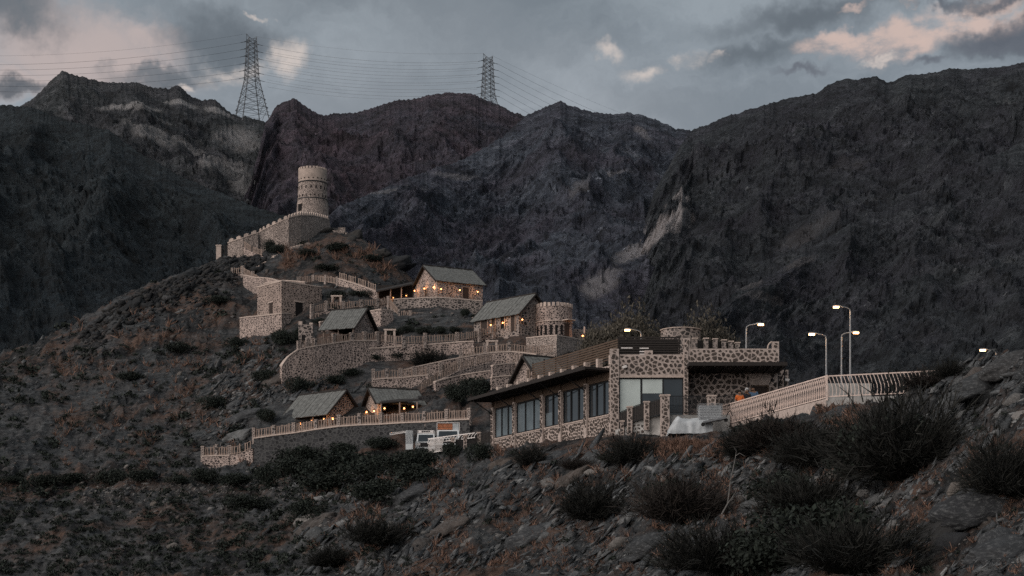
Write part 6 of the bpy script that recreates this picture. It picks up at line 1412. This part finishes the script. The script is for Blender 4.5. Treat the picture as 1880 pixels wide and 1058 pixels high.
for a in [('twig', 975, 852, 56, 42, 'spiky broom bush on the bank under the middle of the glazed wing'), ('twig', 1158, 852, 90, 66, 'tall broom bush below the corner pillar of the restaurant'), ('twig', 1085, 960, 130, 96, 'dark twiggy bush standing alone on the scree right of centre'),
          ('twig_brown', 1245, 960, 190, 110, 'wide dark bush on the slope below the covered car'), ('twig', 1300, 1050, 210, 110, 'dark bush at the bottom edge below the dead branch'), ('twig_brown', 1430, 832, 190, 92, 'big brown-black bush in front of the ramp railing'), ('twig', 1370, 840, 120, 76, 'dark bush at the foot of the ramp railing, left of the big one'),
          ('twig', 1490, 850, 150, 90, 'dark bush between the ramp bush and the giant broom bush'), ('twig', 1655, 880, 280, 205, 'giant broom bush hiding the middle of the cream road railing'), ('twig', 1590, 860, 200, 130, 'left flank bush leaning out from the giant broom bush'),
          ('twig', 1845, 905, 190, 150, 'dark broom bush cut by the right edge of the frame'), ('twig', 1480, 960, 220, 110, 'dark sprawling bush in the hollow below the ramp'), ('twig', 1560, 1056, 260, 150, 'dark bush filling the bottom right hollow'), ('twig_brown', 1060, 862, 50, 26, 'small brown bush on the bank under the right window bays'),
          ('twig_brown', 1700, 716, 90, 44, 'dry bush where the road railing meets the rocky bank'), ('twig', 1740, 700, 60, 40, 'upright bush at the far right end of the road railing'), ('twig', 700, 1000, 120, 60, 'dark bush low on the left part of the near slope'), ('twig', 620, 1040, 110, 50, 'dark bush at the bottom edge left of centre')]:
    bush('b', *a, group=g3)
for a in [(1500, 1020, 230, 130, 'green-black leafy bush at the bottom right'), (1420, 1056, 200, 110, 'green-black leafy bush at the bottom edge, right of the dead branch'), (1440, 920, 130, 70, 'leafy dark bush below the ramp bush'), (1560, 880, 120, 90, 'leafy dark bush under the giant broom bush'), (1650, 850, 170, 110, 'dense dark heart bush inside the giant broom bush'),
          (1225, 935, 110, 70, 'leafy dark bush beside the dead branch'), (1420, 815, 130, 56, 'dense leafy bush under the ramp railing')]: bush('l', 'leaf', *a, group='leafy dark bushes on the near slope')
bush('l', 'leaf_green', 1125, 850, 44, 20, 'low moss-green cushion bush below the corner pillar')

# trees behind the restaurant
def tree(px, Y, zb, wpx, topy, label, seed):
    x_ = (px - CX) / F * Y; r = random.Random(seed); w = wpx / F * Y; ht = (HZ - topy) / F * Y - zb; T = thing('acacia_tree', label, 'tree', (x_, Y, zb))
    m = MB(); m.tube([(0, 0, -.5), (.1, 0, ht * .2), (.05, .1, ht * .42)], [.22, .17, .14], 8); m.build('trunk', M['bark'], T)
    for i in range(9):
        a = i * .7 + r.uniform(-.2, .2); e = Vector((math.cos(a) * w * r.uniform(.2, .4), math.sin(a) * w * .3, ht * r.uniform(.62, .9))); b0 = Vector((.05, .1, ht * r.uniform(.3, .42))); mid = b0.lerp(e, .5) + Vector((0, 0, .25))
        m = MB(); m.tube([b0, mid, e], [.09, .055, .02], 5); m.build('limb', M['bark'], T)
    for i in range(3):
        me = clumps(seed * 9 + i, 15000, M['leaf_tree'], .016, 22, .9, .1)
        link('crown', me, T, (r.uniform(-.12, .12) * w, r.uniform(-.1, .1) * w, ht * (.30 + .07 * i)), (0, 0, r.uniform(0, 6)), (w * 1.4, w * 1.2, ht * .86))
tree(1142, 150, 13.5, 118, 548, 'round fine-leaved tree behind the slatted screen of the restaurant', 3)
tree(1305, 156, 13, 120, 556, 'wide dark tree behind the stone posts on the restaurant roof', 5)
tree(1090, 165, 15, 60, 578, 'small tree peeping between the annexe and the larger round tree', 8)

# dead branch
T = thing('dead_branch', 'bare bleached branch standing in the bushes of the near slope', 'branch', W(1305, 960, 82)); o = T.location.copy()
m = MB(); P_ = [W(1300, 985, 82), W(1322, 950, 82), W(1336, 925, 82), W(1341, 885, 82), W(1350, 842, 82), W(1352, 826, 82)]; m.tube(P_, [.05, .045, .035, .03, .02, .008], 6); m.build('stem', M['deadwood'], T, o)
for q in ([(1350, 838), (1358, 832), (1368, 838)], [(1342, 885), (1333, 870), (1330, 850)], [(1352, 829), (1347, 820), (1340, 818)], [(1336, 925), (1350, 905), (1356, 890)]):
    m = MB(); m.tube([W(a, b, 82 - .2 * i) for i, (a, b) in enumerate(q)], [.025, .015, .006], 4); m.build('twig', M['deadwood'], T, o)
for q, lb in (([(1518, 760), (1528, 768), (1545, 776)], 'curved white dead stick lying below the cream railing'), ([(1290, 972), (1270, 1000), (1262, 1030)], 'thin pale stick low in the bottom bushes'), ([(1632, 912), (1648, 911), (1662, 913)], 'short straight white stick in the shaded gully'), ([(1632, 965), (1655, 964), (1668, 966)], 'white weathered plank in the shaded gully')):
    Ys = hit(np.array([float(q[0][0])]), np.array([float(q[0][1])]))[1][0] - 1.2; m = MB(); m.tube([W(a, b, Ys) for a, b in q], [.03, .03, .012], 5); tag(m.build('stick', M['deadwood'], None, W(*q[0], Ys)), lb, 'stick')

# ground cover nobody could count
def tuft(seed, n=9, w=.05):
    rg = np.random.default_rng(seed); th = rg.uniform(0, 6.28, n); el_ = rg.uniform(.1, 1.0, n); D_ = np.stack([np.cos(th)*np.sin(el_), np.sin(th)*np.sin(el_), np.cos(el_)], -1)
    return ribbons(np.stack([np.cos(th), np.sin(th), th*0], -1) * .08, D_, rg.uniform(.6, 1.1, n), np.full(n, w), 2, rg, .3, .5)
TU = [tuft(i) for i in range(6)]
n = 12000; px = rng.uniform(560, 1890, n); py = rng.uniform(815, 1058, n); px[:1700] = rng.normal(1290, 60, 1700); py[:1700] = 800 + np.abs(rng.normal(0, 16, 1700)) + np.abs(px[:1700] - 1290) * .12
px[1700:3200] = rng.uniform(100, 640, 1500); py[1700:3200] = rng.uniform(560, 860, 1500); px[3200:3600] = rng.uniform(1490, 1580, 400); py[3200:3600] = rng.uniform(745, 810, 400)
px[3600:4300] = rng.uniform(520, 750, 700); py[3600:4300] = rng.uniform(455, 520, 700)
ok = (fbm(px / 70, py / 45, 4, 77) > .03) | (np.arange(n) < 1700); px, py = px[ok], py[ok]
scatter('dry_grass', TU, px, py, np.clip(rng.lognormal(2.15, .42, len(px)), 4, 20), M['drygrass'], upright=True, keep=clear_of, label='tufts of rusty brown dry grass over the slopes')
def clump_np(seed, n=46):
    rg = np.random.default_rng(seed); d = rg.normal(size=(n, 3)); d /= np.linalg.norm(d, axis=1)[:, None]; P = d * (rg.uniform(.2, .55, n))[:, None]; P[:, 2] = np.abs(P[:, 2]) * .8
    a = rg.normal(size=(n, 3)); a /= np.linalg.norm(a, axis=1)[:, None]; b_ = np.cross(a, rg.normal(size=(n, 3))); b_ /= np.linalg.norm(b_, axis=1)[:, None]; s = .13
    return np.stack([P - a*s, P + b_*s*.6, P + a*s, P - b_*s*.6], 1).reshape(-1, 3), np.arange(4 * n).reshape(n, 4)
CL = [clump_np(i) for i in range(5)]
n = 5200; px = rng.uniform(-10, 1890, n); py = rng.uniform(450, 1058, n); px[2600:] = rng.uniform(-10, 760, 2600); py[2600:] = 1058 - rng.uniform(0, 1, 2600) ** 1.2 * 420; ok = (fbm(px / 60, py / 40, 4, 55) > .02) | (py > 900) & (px < 600); px, py = px[ok], py[ok]  # half of this scrub is added to darken the lower left
scatter('low_scrub', CL, px, py, np.clip(rng.lognormal(2.35, .45, len(px)), 5, 30), M['leaf'], upright=True, keep=clear_of, label='low dark scrub dotted over the slopes, thickened to darken the lower left')

# ------------------------------------------------------------------ pylons and power lines
def pylon(px, Yp, base_py, top_py, label, yaw, sc=1.0):
    b = W(px, base_py, Yp); H = (base_py - top_py) / F * Yp; T = thing('lattice_pylon', label, 'pylon', b); ca, sa = math.cos(yaw), math.sin(yaw)
    lv = [0, .10, .2, .30, .385, .46, .515, .57, .625, .68, .735, .79, .845, .90, .94]
    def hw(t): return (np.interp(t, [0, .46, .94], [.175, .068, .045])) * H
    def c(t, i): s = hw(t); q = [(s, s), (-s, s), (-s, -s), (s, -s)][i]; return Vector((q[0]*ca - q[1]*sa, q[0]*sa + q[1]*ca, t * H))
    for i in range(4):
        m = MB(); m.tube([c(0, i) - UP * 6, c(.46, i), c(.94, i)], [.34 * sc, .26 * sc, .2 * sc], 4); m.build('leg', M['galv_dark'], T)
    m = MB()
    for a, e in zip(lv, lv[1:]):
        for i in range(4):
            j = (i + 1) % 4; m.bar(c(a, i), c(e, j), .13 * sc, n=3); m.bar(c(a, j), c(e, i), .13 * sc, n=3)
            if a > 0: m.bar(c(a, i), c(a, j), .12 * sc, n=3)
            if a < .4: mid = (c(a, i) + c(a, j)) / 2; m.bar((c(a, i) + c(e, i)) / 2, (c(a, i) + c(e, j)) / 2, .09 * sc, n=3); m.bar((c(a, j) + c(e, j)) / 2, (c(a, j) + c(e, i)) / 2, .09 * sc, n=3)
    m.build('bracing', M['galv_dark'], T)
    arms = {}
    for s in (-1, 1):
        for k in range(6):
            t = .90 - k * .086 - (.035 if s > 0 else 0); z = t * H; x0 = hw(t) * .9; tip = Vector((s * (x0 + .055 * H), 0, z)); m = MB()
            m.bar((s * x0 * .7, x0 * .5, z + .01 * H), tip, .12 * sc, n=3); m.bar((s * x0 * .7, -x0 * .5, z + .01 * H), tip, .12 * sc, n=3); m.bar((s * x0 * .7, 0, z + .03 * H), tip, .12 * sc, n=3); arm = m.build('cross_arm', M['galv_dark'], T)
            m = MB(); m.bar(tip, tip + Vector((s * .035 * H, 0, -.008 * H)), .16 * sc, n=4); m.build('insulator', M['metal_black'], arm); arms[s, k] = b + tip + Vector((s * .035 * H, 0, -.008 * H))
        m = MB(); pk = Vector((s * .062 * H, 0, H * (1.0 if s < 0 else .965))); m.bar(c(.90, 0 if s > 0 else 1), pk, .14 * sc, n=3); m.bar(c(.90, 3 if s > 0 else 2), pk, .14 * sc, n=3); m.bar((0, 0, .93 * H), pk, .13 * sc, n=3); m.build('peak', M['galv_dark'], T); arms[s, 'p'] = b + pk
    return arms
A1 = pylon(462, 1046, 216, 62, 'nearer lattice pylon on the saddle with splayed legs and many short cross arms', R(28))
A2 = pylon(896, 962, 238, 98, 'smaller lattice pylon rising from behind the purple ridge', R(24), .9)
def wire(a, b, sag, r, label, k):
    n = 26; m = MB(); pts = [a.lerp(b, i / n) - UP * sag * 4 * (i / n) * (1 - i / n) for i in range(n + 1)]; m.tube(pts, r, 3); tag(m.build('power_line', M['galv_dark'], None, a), label, 'power line', 'power lines between the pylons')
nm = ['top', 'second', 'third', 'fourth', 'fifth', 'lowest']
for k in range(6):
    wire(A1[1, k], A2[-1, k], 4.5, .075, f'{nm[k]} conductor of the span between the two pylons', k)
    wire(A1[1, k] + Vector((0, 12, .4)), A2[-1, k] + Vector((0, 9, 1.9)), 4.5, .055, f'far-side conductor just above the {nm[k]} one between the pylons', k)
    wire(A1[-1, k], W(-220, 112 + k * 8.2, 1000), 7, .075, f'{nm[k]} conductor running left from the nearer pylon', k)
    wire(A2[1, k], W(1330, 285 + k * 16, 1300), 6, .07, f'{nm[k]} conductor running right from the smaller pylon', k)
wire(A1[1, 'p'], A2[-1, 'p'], 4, .045, 'thin earth wire strung between the pylon peaks', 0)
wire(A1[-1, 'p'], W(-220, 96, 1000), 7, .045, 'thin earth wire running left from the nearer pylon peak', 0)
wire(A2[1, 'p'], W(1330, 268, 1300), 5, .045, 'thin earth wire running right from the smaller pylon peak', 0)
